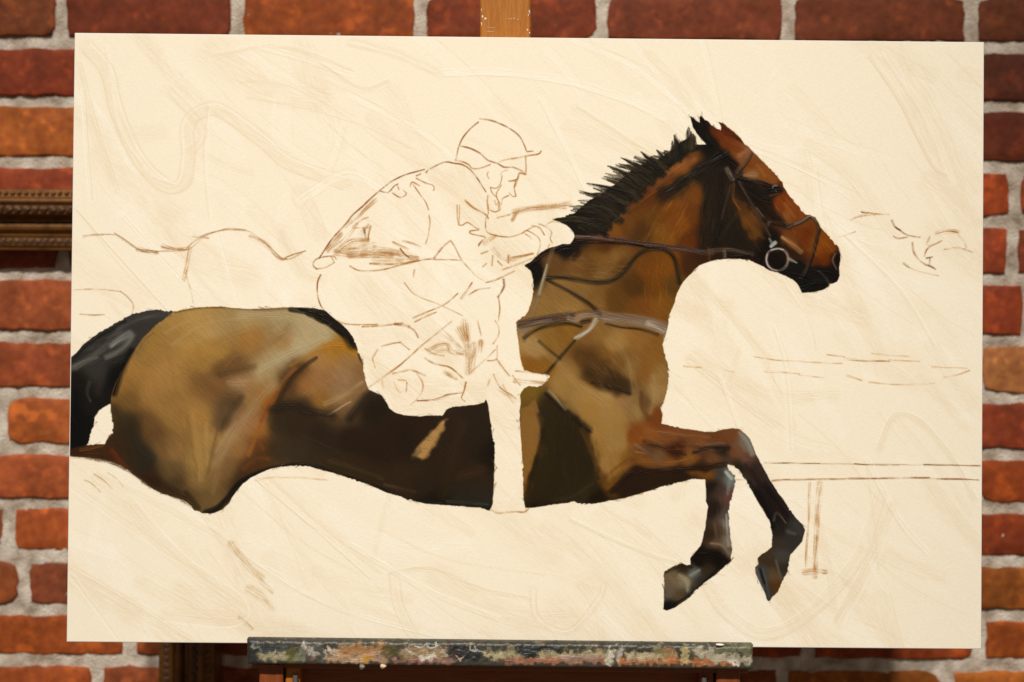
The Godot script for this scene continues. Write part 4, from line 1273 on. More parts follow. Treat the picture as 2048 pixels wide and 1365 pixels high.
	[118, 57, 10, .5, .8, .8, 9, 9, [1461, 392, 1476, 422]],
	[183, 131, 84, .95, .6, .6, 5, 7, [1426, 398, 1445, 411, 1463, 426]],
	[43, 23, 8, .8, .7, .6, 7, 6, [1431, 414, 1451, 434, 1471, 444]],
	[18, 8, 3, .97, .4, .2, 17, 17, [1415, 441, 1418, 445]],
	[17, 10, 4, .8, .7, .5, 12, 10, [1380, 423, 1390, 438, 1386, 451]],
	[205, 210, 207, .97, .4, .3, 4, 5, [1403, 416, 1411, 409]],
	[150, 156, 158, .8, .5, .5, 3, 4, [1400, 401, 1406, 411]],
	[168, 169, 162, .9, .4, .4, 4, 1.5, [1439, 441, 1455, 449]],
	[13, 9, 6, .9, .7, .4, 14, 12, [1436, 468, 1471, 480, 1486, 492]],
	[13, 12, 8, .9, .7, .4, 12, 10, [1461, 500, 1491, 490, 1513, 488]],
	[18, 7, 6, .85, .7, .4, 9, 8, [1491, 462, 1521, 467, 1533, 480]],
	[73, 73, 61, .85, .5, .6, 2, 2, [1499, 465, 1514, 479, 1522, 494]],
	[131, 112, 93, .85, .5, .6, 2, 1.5, [1533, 430, 1527, 443, 1535, 461]],
	[18, 9, 8, .95, .5, .4, 5, 4, [1536, 434, 1536, 449]],
	[31, 20, 13, .8, .6, .5, 5, 3, [1400, 374, 1405, 384, 1410, 392]],
	[88, 80, 68, .8, .5, .5, 2.5, 2.5, [1398, 374, 1397, 368, 1403, 368]],
	[148, 92, 16, .7, .6, .7, 3, 2, [1327, 291, 1327, 321, 1340, 343]],
]
# colour, opacity, feather, outline
const PATCHES := [
	[48, 37, 15, .75, 11, [936, 743, 951, 718, 961, 718, 991, 748, 1026, 777, 1042, 807, 1057, 847, 1072, 887, 1052, 912, 1017, 928, 962, 936, 917, 939, 914, 914, 927, 868, 944, 818, 946, 778]],
	[143, 102, 48, .85, 3, [903, 749, 933, 728, 943, 768, 942, 808, 927, 858, 914, 899, 909, 889, 905, 819]],
	[162, 124, 66, .6, 8, [971, 673, 1001, 673, 1041, 707, 1091, 732, 1121, 767, 1112, 827, 1097, 877, 1077, 892, 1062, 857, 1047, 807, 1026, 772, 991, 743, 961, 713]],
	[74, 50, 20, .7, 10, [1010, 627, 1045, 627, 1081, 657, 1111, 691, 1126, 716, 1096, 717, 1061, 702, 1036, 677]],
	[43, 27, 13, .8, 4, [1077, 912, 1112, 877, 1137, 861, 1192, 869, 1262, 863, 1312, 855, 1282, 870, 1247, 880, 1182, 898, 1112, 921]],
	[122, 76, 26, .7, 4, [1237, 871, 1267, 867, 1292, 877, 1277, 883, 1247, 878]],
	[28, 21, 11, .97, 3, [444, 546, 459, 544, 509, 550, 551, 585, 574, 622, 584, 656, 572, 636, 550, 608, 517, 588, 489, 572, 464, 558]],
	[36, 26, 13, .75, 8, [1284, 268, 1304, 253, 1319, 283, 1325, 343, 1360, 393, 1390, 423, 1360, 438, 1300, 429, 1265, 419, 1260, 364, 1271, 313]],
	[106, 68, 24, .6, 6, [1330, 323, 1350, 333, 1380, 383, 1390, 403, 1365, 403, 1340, 363]],
	[28, 18, 10, .8, 4, [1345, 284, 1380, 290, 1418, 296, 1420, 310, 1400, 322, 1430, 367, 1405, 362, 1370, 322]],
	[21, 16, 12, .9, 3, [1431, 453, 1461, 442, 1481, 457, 1521, 457, 1539, 466, 1531, 488, 1516, 500, 1466, 508, 1451, 484]],
	[47, 33, 19, .35, 16, [409, 748, 451, 741, 476, 755, 531, 768, 561, 757, 601, 721, 636, 746, 661, 761, 751, 765, 846, 759, 847, 944, 762, 938, 662, 921, 562, 887, 502, 867, 422, 858, 392, 838, 396, 793]],
	[46, 36, 22, .45, 14, [87, 746, 107, 766, 137, 816, 172, 856, 163, 886, 213, 920, 253, 953, 163, 906, 93, 861, 43, 849, 77, 826, 88, 801]],
	[23, 18, 10, .95, 4, [964, 368, 1009, 352, 1058, 318, 1118, 271, 1188, 234, 1248, 206, 1264, 218, 1234, 231, 1204, 254, 1159, 289, 1121, 330, 1094, 360, 1049, 394, 1011, 399, 1001, 382]],
	[176, 135, 79, .9, 5, [756, 768, 733, 786, 700, 823, 684, 839, 708, 851, 728, 826, 746, 792]],
]
const RING_STROKES := [
	[143, 128, 120, 0.92, 0.4, 0.5, 3, 3, [1438, 442, 1435, 453, 1427, 462, 1416, 465, 1405, 462, 1397, 454, 1394, 443, 1396, 432, 1404, 424, 1416, 421, 1427, 423, 1435, 431, 1438, 442]],
	[196, 188, 180, 0.7, 0.4, 0.7, 1.2, 1.2, [1416, 465, 1405, 462, 1397, 454, 1394, 443, 1396, 432]],
	[216, 212, 204, 0.7, 0.4, 0.7, 1.2, 1.2, [1404, 424, 1416, 421, 1427, 423]],
	[66, 42, 22, 0.55, 0.9, 1.0, 5, 4, [5, 849, 53, 853, 98, 863]],
	[66, 42, 22, 0.55, 0.9, 1.0, 5, 4, [88, 860, 125, 881, 163, 908]],
	[66, 42, 22, 0.55, 0.9, 1.0, 5, 4, [148, 900, 193, 922, 235, 937]],
	[66, 42, 22, 0.55, 0.9, 1.0, 5, 4, [23, 852, 68, 857, 113, 873]],
	[66, 42, 22, 0.55, 0.9, 1.0, 5, 4, [163, 911, 208, 927, 255, 954]],
	[66, 42, 22, 0.55, 0.9, 1.0, 5, 4, [53, 855, 113, 874, 163, 910]],
	[160, 108, 58, 0.34, 0.8, 1.0, 8, 5, [558, 431, 598, 434, 658, 442]],
	[160, 108, 58, 0.34, 0.8, 1.0, 8, 5, [548, 439, 618, 445]],
	[160, 108, 58, 0.34, 0.8, 1.0, 8, 5, [523, 427, 548, 409, 570, 379]],
	[160, 108, 58, 0.34, 0.8, 1.0, 8, 5, [578, 401, 593, 381]],
	[160, 108, 58, 0.34, 0.8, 1.0, 8, 5, [740, 590, 775, 620, 800, 649]],
	[160, 108, 58, 0.34, 0.8, 1.0, 8, 5, [795, 579, 800, 669]],
	[160, 108, 58, 0.34, 0.8, 1.0, 8, 5, [720, 635, 760, 630, 785, 638]],
	[160, 108, 58, 0.34, 0.8, 1.0, 8, 5, [810, 629, 805, 674]],
	[160, 108, 58, 0.34, 0.8, 1.0, 8, 5, [898, 347, 948, 343, 988, 338]],
	[160, 108, 58, 0.34, 0.8, 1.0, 8, 5, [844, 428, 869, 448, 909, 440]],
	[160, 108, 58, 0.34, 0.8, 1.0, 8, 5, [861, 709, 891, 729]],
	[140, 92, 48, 0.4, 0.6, 0.8, 1.1, 1.0, [1393, 851, 1503, 851, 1583, 852, 1713, 852, 1826, 853]],
	[140, 92, 48, 0.4, 0.6, 0.8, 1.1, 1.0, [1408, 886, 1563, 881, 1714, 879, 1824, 881]],
	[140, 92, 48, 0.4, 0.6, 0.8, 1.1, 1.0, [23, 410, 88, 406, 138, 436, 188, 437, 233, 433, 278, 400, 346, 394, 388, 421, 428, 451, 468, 434]],
]
const MANE := [[1064, 391, 999, 363], [1059, 381, 968, 367], [1074, 371, 995, 344], [1084, 356, 998, 338], [1089, 350, 1018, 330], [1099, 340, 1016, 310], [1104, 330, 1033, 314], [1114, 325, 1030, 293], [1124, 317, 1058, 298], [1129, 310, 1064, 281], [1139, 300, 1072, 277], [1144, 295, 1083, 265], [1149, 287, 1070, 255], [1159, 279, 1093, 255], [1164, 274, 1105, 241], [1174, 269, 1126, 240], [1179, 264, 1142, 232], [1189, 259, 1156, 236], [1194, 252, 1170, 224], [1204, 246, 1186, 228], [1211, 242, 1203, 205], [1219, 235, 1210, 193], [1229, 228, 1222, 203], [1237, 223, 1237, 181], [1245, 221, 1244, 187], [1074, 381, 1019, 366], [1049, 388, 1009, 374], [1094, 366, 1049, 331], [1109, 345, 1063, 311], [1134, 320, 1088, 290], [1159, 294, 1113, 265], [1184, 274, 1148, 246]]
const DRAWING := [
	[122, 74, 38, .9, .3, 1.44, [812, 172, 797, 185, 782, 203, 773, 223, 768, 248]],
	[122, 74, 38, .9, .3, 1.44, [815, 165, 837, 168, 857, 175, 877, 185, 893, 197, 902, 210, 910, 229, 913, 230, 923, 229]],
	[148, 104, 60, .8, .4, 1.62, [939, 229, 933, 235, 913, 238, 892, 243, 867, 247, 855, 252]],
	[122, 74, 38, .9, .3, 1.62, [777, 220, 797, 225, 817, 235, 832, 248, 852, 255, 865, 262, 882, 262, 898, 268, 908, 275]],
	[148, 104, 60, .8, .4, 1.62, [908, 275, 909, 262, 908, 239]],
	[138, 92, 48, .9, .3, 1.35, [767, 249, 782, 252, 793, 257, 801, 265, 815, 265, 832, 259, 837, 257]],
	[138, 92, 48, .8, .4, 1.80, [908, 276, 896, 274, 892, 285, 882, 289, 875, 290]],
	[148, 104, 60, .9, .3, 2.34, [888, 290, 886, 301]],
	[148, 104, 60, .8, .3, 1.35, [892, 287, 889, 297, 886, 303, 888, 315, 889, 320, 882, 320, 876, 314]],
	[148, 104, 60, .8, .3, 1.17, [874, 319, 863, 325, 861, 333, 859, 338, 854, 330, 850, 320, 851, 313, 860, 298]],
	[148, 104, 60, .8, .3, 1.08, [838, 303, 841, 313, 848, 321]],
	[148, 104, 60, .8, .3, 1.08, [838, 303, 850, 304, 858, 294, 861, 279]],
	[148, 104, 60, .8, .3, 1.08, [856, 338, 858, 346, 854, 350, 846, 352, 836, 347, 834, 338]],
	[148, 104, 60, .7, .3, 1.26, [847, 330, 850, 338, 855, 332, 854, 346]],
	[138, 92, 48, .9, .3, 1.08, [833, 319, 832, 333, 834, 353, 833, 358]],
	[148, 104, 60, .7, .3, 1.08, [833, 272, 831, 278, 835, 286]],
	[148, 104, 60, .6, .3, 1.08, [858, 277, 862, 271, 872, 268]],
	[106, 63, 32, .9, .3, 1.35, [717, 266, 745, 253, 765, 255, 782, 258, 797, 268, 810, 283, 818, 295, 829, 312]],
	[106, 63, 32, .95, .3, 1.53, [496, 448, 506, 432, 523, 407, 548, 379, 562, 361, 582, 343, 597, 328, 615, 312, 632, 298, 644, 290, 667, 279, 687, 273, 705, 268]],
	[148, 104, 60, .6, .8, 6.00, [607, 330, 587, 349, 570, 367, 548, 383]],
	[138, 92, 48, .55, .8, 7.50, [513, 432, 523, 419, 538, 399]],
	[148, 104, 60, .55, .9, 7.50, [530, 436, 548, 421, 564, 413, 593, 411]],
	[148, 104, 60, .4, .9, 12.00, [548, 431, 578, 427, 603, 423]],
	[148, 104, 60, .5, .9, 9.00, [558, 442, 598, 439, 640, 442]],
	[138, 92, 48, .55, .9, 9.00, [608, 431, 648, 436, 690, 446]],
	[148, 104, 60, .4, .9, 10.50, [608, 446, 648, 450, 678, 452]],
	[138, 92, 48, .45, .9, 9.00, [530, 437, 558, 441, 588, 441]],
	[148, 104, 60, .5, .8, 2.70, [563, 386, 580, 371, 593, 366]],
	[90, 52, 24, .9, .5, 3.06, [585, 389, 588, 405]],
	[138, 92, 48, .85, .4, 2.16, [598, 383, 594, 399, 593, 413]],
	[138, 92, 48, .6, .5, 1.80, [566, 387, 593, 386]],
	[138, 92, 48, .8, .5, 2.25, [598, 458, 648, 459, 708, 449, 730, 447]],
	[148, 104, 60, .7, .6, 2.70, [644, 415, 658, 422, 673, 428]],
	[148, 104, 60, .6, .6, 2.70, [663, 412, 683, 417, 698, 423]],
	[122, 74, 38, .9, .4, 1.80, [658, 428, 666, 438, 676, 445]],
	[122, 74, 38, .8, .3, 1.26, [615, 312, 632, 315, 645, 302, 652, 298]],
	[122, 74, 38, .8, .3, 1.26, [641, 316, 657, 325, 669, 318, 664, 311]],
	[138, 92, 48, .7, .3, 1.17, [651, 300, 654, 309]],
	[138, 92, 48, .8, .3, 1.44, [689, 281, 697, 277]],
	[122, 74, 38, .9, .3, 1.98, [709, 274, 712, 269]],
	[138, 92, 48, .8, .4, 1.44, [677, 302, 681, 294, 695, 301]],
	[138, 92, 48, .8, .3, 1.26, [689, 286, 707, 295, 722, 300, 725, 307, 723, 310]],
	[138, 92, 48, .8, .3, 1.17, [683, 299, 697, 319, 708, 334, 714, 349]],
	[148, 104, 60, .6, .5, 1.62, [715, 361, 717, 374, 714, 400, 709, 417]],
	[148, 104, 60, .6, .4, 1.08, [771, 339, 772, 364, 775, 379]],
	[148, 104, 60, .6, .4, 1.08, [776, 339, 776, 364, 776, 377]],
	[122, 74, 38, .85, .4, 1.98, [726, 446, 743, 424, 759, 410]],
	[148, 104, 60, .7, .4, 1.26, [760, 412, 768, 424, 781, 449, 799, 469, 811, 481, 827, 491]],
	[148, 104, 60, .6, .4, 1.26, [725, 449, 759, 449, 781, 450]],
	[122, 74, 38, .8, .3, 1.44, [491, 470, 484, 464, 486, 454, 498, 447, 523, 444, 530, 450]],
	[138, 92, 48, .6, .3, 1.26, [491, 470, 508, 467, 526, 457]],
	[148, 104, 60, .8, .3, 1.26, [526, 457, 520, 445]],
	[122, 74, 38, .85, .4, 1.44, [499, 482, 493, 497, 493, 522, 499, 542, 507, 554]],
	[138, 92, 48, .7, .3, 1.08, [514, 565, 549, 579, 584, 581, 614, 580]],
	[138, 92, 48, .85, .5, 1.80, [584, 585, 619, 583, 649, 579, 665, 577]],
	[122, 74, 38, .85, .6, 3.06, [649, 579, 665, 581, 678, 584]],
	[138, 92, 48, .7, .6, 2.16, [675, 585, 688, 592, 696, 606]],
	[138, 92, 48, .8, .6, 1.98, [685, 566, 719, 552, 749, 538, 774, 517]],
	[138, 92, 48, .7, .6, 1.80, [689, 574, 709, 564, 731, 555]],
	[138, 92, 48, .7, .7, 2.70, [781, 527, 794, 509, 803, 495]],
	[138, 92, 48, .8, .5, 1.62, [797, 519, 814, 509, 839, 505]],
	[138, 92, 48, .8, .5, 1.62, [558, 464, 578, 473, 619, 471, 658, 461, 698, 451]],
	[138, 92, 48, .7, .5, 1.44, [687, 470, 685, 485]],
	[148, 104, 60, .5, .4, 1.08, [667, 496, 689, 520, 739, 540, 784, 561]],
	[138, 92, 48, .8, .4, 1.35, [833, 358, 829, 368, 830, 388, 838, 396, 858, 401, 878, 402, 898, 396, 918, 385, 928, 380]],
	[148, 104, 60, .85, .6, 2.70, [788, 330, 803, 343, 826, 356, 834, 365]],
	[148, 104, 60, .6, .7, 2.70, [853, 364, 878, 357]],
	[138, 92, 48, .8, .4, 1.53, [775, 379, 783, 379, 793, 374, 808, 384, 815, 388, 798, 391, 801, 397, 828, 403, 820, 412, 815, 421]],
	[122, 74, 38, .85, .5, 1.98, [816, 418, 823, 410]],
	[148, 104, 60, .5, .6, 6.00, [828, 416, 848, 400]],
	[148, 104, 60, .7, .6, 2.16, [821, 436, 834, 431]],
	[148, 104, 60, .75, .7, 3.06, [876, 445, 899, 441, 925, 435]],
	[138, 92, 48, .8, .7, 3.06, [876, 440, 875, 454]],
	[138, 92, 48, .75, .4, 1.62, [854, 451, 863, 460]],
	[148, 104, 60, .6, .5, 2.34, [844, 440, 842, 460]],
	[148, 104, 60, .6, .5, 1.98, [824, 462, 831, 456]],
	[148, 104, 60, .65, .5, 1.62, [864, 468, 899, 455, 931, 442]],
	[148, 104, 60, .7, .5, 1.80, [933, 439, 939, 417, 934, 402, 913, 389, 904, 394]],
	[148, 104, 60, .7, .3, 1.26, [909, 396, 917, 401, 921, 406]],
	[138, 92, 48, .7, .4, 1.44, [922, 379, 937, 383, 947, 397]],
	[138, 92, 48, .7, .4, 1.26, [936, 375, 954, 383, 962, 393]],
	[138, 92, 48, .7, .4, 1.26, [962, 393, 959, 405, 963, 413]],
	[138, 92, 48, .6, .3, 1.17, [949, 379, 957, 373, 964, 370]],
	[148, 104, 60, .8, .5, 1.80, [953, 429, 957, 417]],
	[138, 92, 48, .8, .5, 1.98, [831, 494, 849, 489, 869, 480, 887, 471]],
	[106, 56, 32, .9, .5, 2.70, [866, 488, 867, 501, 861, 514, 855, 523]],
	[148, 104, 60, .7, .6, 1.44, [856, 525, 859, 547, 856, 571]],
	[148, 104, 60, .5, .8, 7.50, [886, 352, 918, 345, 953, 341, 998, 334]],
	[138, 92, 48, .4, .9, 7.50, [938, 339, 988, 344]],
	[148, 104, 60, .5, .9, 6.00, [893, 349, 883, 368]],
	[148, 104, 60, .5, .3, 0.99, [507, 564, 539, 578, 579, 582]],
	[138, 92, 48, .75, .6, 1.80, [605, 648, 614, 631]],
	[138, 92, 48, .7, .6, 1.62, [623, 624, 645, 618, 660, 616]],
	[138, 92, 48, .7, .6, 1.62, [660, 616, 678, 630]],
	[148, 104, 60, .6, .8, 1.80, [605, 651, 610, 667]],
	[148, 104, 60, .8, .5, 2.34, [599, 706, 625, 687, 660, 661, 695, 629]],
	[148, 104, 60, .6, .6, 1.80, [695, 628, 730, 600, 762, 573]],
	[148, 104, 60, .6, .6, 1.80, [710, 628, 726, 638, 748, 642]],
	[148, 104, 60, .55, .8, 6.00, [718, 630, 740, 620, 755, 620, 762, 634, 785, 636]],
	[148, 104, 60, .5, .9, 9.00, [788, 574, 794, 629, 796, 675]],
	[148, 104, 60, .6, .6, 1.62, [815, 571, 822, 601]],
	[148, 104, 60, .55, .9, 7.50, [822, 614, 820, 631]],
	[148, 104, 60, .5, .9, 7.50, [808, 619, 798, 675]],
	[148, 104, 60, .5, .9, 12.00, [780, 590, 790, 609]],
	[148, 104, 60, .7, .5, 1.44, [850, 571, 857, 584, 856, 601, 846, 617]],
	[148, 104, 60, .6, .5, 1.44, [854, 621, 853, 647, 835, 651]],
	[148, 104, 60, .5, .6, 1.44, [850, 629, 825, 654, 800, 677]],
	[148, 104, 60, .7, .6, 2.34, [855, 649, 866, 665, 879, 681]],
	[138, 92, 48, .75, .6, 2.16, [710, 647, 730, 658, 760, 665, 785, 686]],
	[148, 104, 60, .6, .8, 6.00, [750, 676, 772, 687]],
	[148, 104, 60, .65, .7, 2.70, [646, 679, 666, 674, 682, 671, 710, 682]],
	[148, 104, 60, .55, .6, 1.80, [695, 679, 705, 695, 706, 710, 697, 727, 683, 741]],
	[148, 104, 60, .5, .7, 1.26, [648, 695, 653, 709, 661, 717]],
	[148, 104, 60, .6, .6, 1.80, [674, 696, 673, 713]],
	[148, 104, 60, .5, .6, 1.44, [657, 691, 672, 692]],
	[148, 104, 60, .5, .7, 1.80, [624, 693, 627, 709]],
	[122, 74, 38, .7, .9, 2.70, [696, 732, 731, 730, 756, 720, 786, 715]],
	[138, 92, 48, .75, .6, 2.34, [792, 695, 789, 712, 784, 726, 791, 733]],
	[138, 92, 48, .6, .6, 1.80, [848, 679, 861, 704, 886, 721, 893, 727]],
	[148, 104, 60, .5, .6, 1.80, [866, 699, 883, 729, 889, 735]],
	[148, 104, 60, .5, .7, 2.70, [840, 689, 836, 701]],
	[138, 92, 48, .55, .8, 6.00, [891, 691, 921, 693, 951, 695]],
	[138, 92, 48, .7, .6, 1.80, [892, 671, 921, 674, 953, 678]],
	[148, 104, 60, .5, .8, 2.70, [886, 681, 901, 699]],
	[148, 104, 60, .7, .6, 2.16, [845, 949, 858, 956, 873, 955, 893, 953, 913, 953, 922, 942]],
	[138, 92, 48, .6, .9, 2.70, [23, 410, 43, 406, 62, 405]],
	[138, 92, 48, .6, .9, 2.70, [86, 402, 108, 418, 133, 434]],
	[122, 74, 38, .7, .9, 6.00, [133, 434, 148, 437, 170, 440]],
	[138, 92, 48, .65, .9, 6.00, [183, 428, 208, 434, 230, 433]],
	[138, 92, 48, .6, .9, 2.70, [230, 431, 248, 414, 278, 400, 312, 392, 346, 394]],
	[138, 92, 48, .5, .9, 2.70, [243, 406, 273, 410]],
	[138, 92, 48, .6, .9, 6.00, [358, 406, 388, 421, 416, 449, 428, 451]],
	[138, 92, 48, .7, .6, 1.62, [424, 450, 443, 442, 468, 434]],
	[122, 74, 38, .5, .9, 2.70, [236, 427, 238, 440]],
	[148, 104, 60, .5, .9, 6.00, [236, 433, 231, 465, 225, 495]],
	[148, 104, 60, .4, .8, 1.80, [228, 480, 239, 515, 244, 540]],
	[138, 92, 48, .6, .8, 1.44, [6, 517, 34, 515, 71, 516, 99, 519]],
	[138, 92, 48, .5, .8, 1.80, [99, 519, 115, 532, 125, 546, 122, 564]],
	[138, 92, 48, .5, .9, 2.16, [19, 565, 44, 567, 67, 565]],
	[122, 74, 38, .7, .6, 1.62, [1563, 361, 1573, 356, 1587, 352]],
	[90, 52, 24, .8, .7, 2.34, [1583, 354, 1593, 350]],
	[90, 52, 24, .8, .7, 1.98, [1585, 345, 1596, 347]],
	[138, 92, 48, .6, .6, 1.44, [1596, 346, 1616, 349, 1641, 350]],
	[138, 92, 48, .5, .6, 1.80, [1591, 352, 1613, 350]],
	[90, 52, 24, .85, .6, 2.34, [1646, 362, 1652, 374, 1662, 381]],
	[106, 63, 32, .8, .6, 1.62, [1662, 381, 1677, 391, 1702, 395]],
	[106, 63, 32, .7, .7, 1.62, [1649, 394, 1659, 398, 1677, 395]],
	[138, 92, 48, .4, .6, 1.26, [1541, 396, 1556, 391, 1573, 385]],
	[138, 92, 48, .6, .9, 3.06, [1687, 407, 1690, 425, 1700, 440, 1712, 448]],
	[90, 52, 24, .9, .6, 2.16, [1714, 450, 1724, 453, 1734, 459]],
	[138, 92, 48, .6, .9, 3.24, [1730, 409, 1717, 419, 1712, 432]],
	[90, 52, 24, .8, .6, 1.80, [1716, 437, 1728, 434]],
	[106, 63, 32, .7, .9, 3.06, [1724, 437, 1722, 452]],
	[138, 92, 48, .5, .8, 2.70, [1722, 394, 1716, 409]],
	[138, 92, 48, .6, .6, 1.44, [1720, 412, 1732, 409, 1747, 401]],
	[138, 92, 48, .65, .9, 6.00, [1737, 387, 1760, 382, 1780, 384]],
	[138, 92, 48, .5, .9, 2.70, [1780, 391, 1790, 401, 1795, 415]],
	[138, 92, 48, .5, .8, 2.16, [1752, 419, 1782, 416, 1808, 424]],
	[106, 63, 32, .7, .7, 2.70, [1670, 448, 1680, 455]],
	[138, 92, 48, .5, .6, 1.08, [1680, 456, 1702, 464, 1740, 472]],
	[90, 60, 34, .6, .8, 1.26, [1393, 851, 1423, 851, 1463, 851, 1503, 851]],
	[106, 63, 32, .65, .7, 1.17, [1573, 851, 1603, 853, 1663, 853]],
	[90, 52, 24, .7, .8, 1.62, [1713, 852, 1744, 852, 1774, 852, 1826, 853]],
	[138, 92, 48, .65, .8, 2.16, [1408, 887, 1438, 884, 1483, 883, 1553, 882]],
	[106, 63, 32, .7, .8, 1.98, [1563, 881, 1623, 880, 1683, 878, 1724, 878]],
	[106, 63, 32, .65, .8, 1.98, [1739, 881, 1784, 880, 1822, 881]],
	[148, 104, 60, .4, .6, 1.26, [1333, 885, 1363, 885]],
	[148, 104, 60, .6, .8, 3.06, [1483, 891, 1482, 963, 1478, 1013, 1477, 1058]],
	[148, 104, 60, .6, .8, 6.90, [1504, 891, 1500, 943, 1497, 1013, 1495, 1078]],
	[148, 104, 60, .6, .9, 7.50, [1474, 1069, 1496, 1067, 1516, 1069]],
	[169, 120, 60, .5, .9, 1.80, [1229, 659, 1266, 661]],
	[169, 120, 60, .4, .8, 1.44, [1311, 666, 1331, 670]],
	[169, 120, 60, .55, .8, 1.44, [1371, 638, 1422, 645, 1502, 649, 1547, 650]],
	[148, 104, 60, .6, .9, 2.70, [1552, 641, 1592, 644, 1642, 645]],
	[169, 120, 60, .5, .8, 1.80, [1517, 633, 1552, 637]],
	[169, 120, 60, .5, .8, 1.44, [1607, 630, 1652, 633, 1681, 635]],
	[169, 120, 60, .45, .8, 1.80, [1642, 643, 1703, 645]],
	[169, 120, 60, .5, .9, 2.16, [1392, 668, 1422, 669, 1462, 672]],
	[169, 120, 60, .4, .8, 1.44, [1462, 675, 1512, 679]],
	[169, 120, 60, .5, .9, 2.16, [1557, 674, 1587, 684]],
	[169, 120, 60, .4, .8, 1.80, [1602, 687, 1663, 692, 1733, 688]],
	[169, 120, 60, .5, .8, 1.62, [1728, 655, 1763, 657, 1798, 658]],
	[169, 120, 60, .5, .9, 2.34, [1751, 678, 1778, 672, 1803, 662]],
	[138, 106, 58, .6, .7, 1.44, [31, 897, 45, 903, 63, 920]],
	[138, 106, 58, .5, .7, 1.08, [51, 885, 68, 896, 87, 913]],
	[138, 106, 58, .4, .7, 1.08, [78, 882, 98, 896, 109, 910]],
	[169, 120, 60, .4, .9, 2.70, [372, 894, 422, 888, 472, 889, 517, 893]],
	[148, 116, 74, .35, .95, 10.50, [326, 1022, 344, 1046, 366, 1071, 389, 1089]],
	[148, 116, 74, .25, .95, 13.50, [365, 1113, 390, 1128, 410, 1148]],
	[148, 116, 74, .3, .9, 6.00, [384, 1093, 409, 1118]],
	[148, 116, 74, .3, .9, 6.00, [345, 1168, 370, 1191]],
	[200, 160, 112, .3, .7, 1.08, [528, 622, 640, 671, 711, 730]],
]
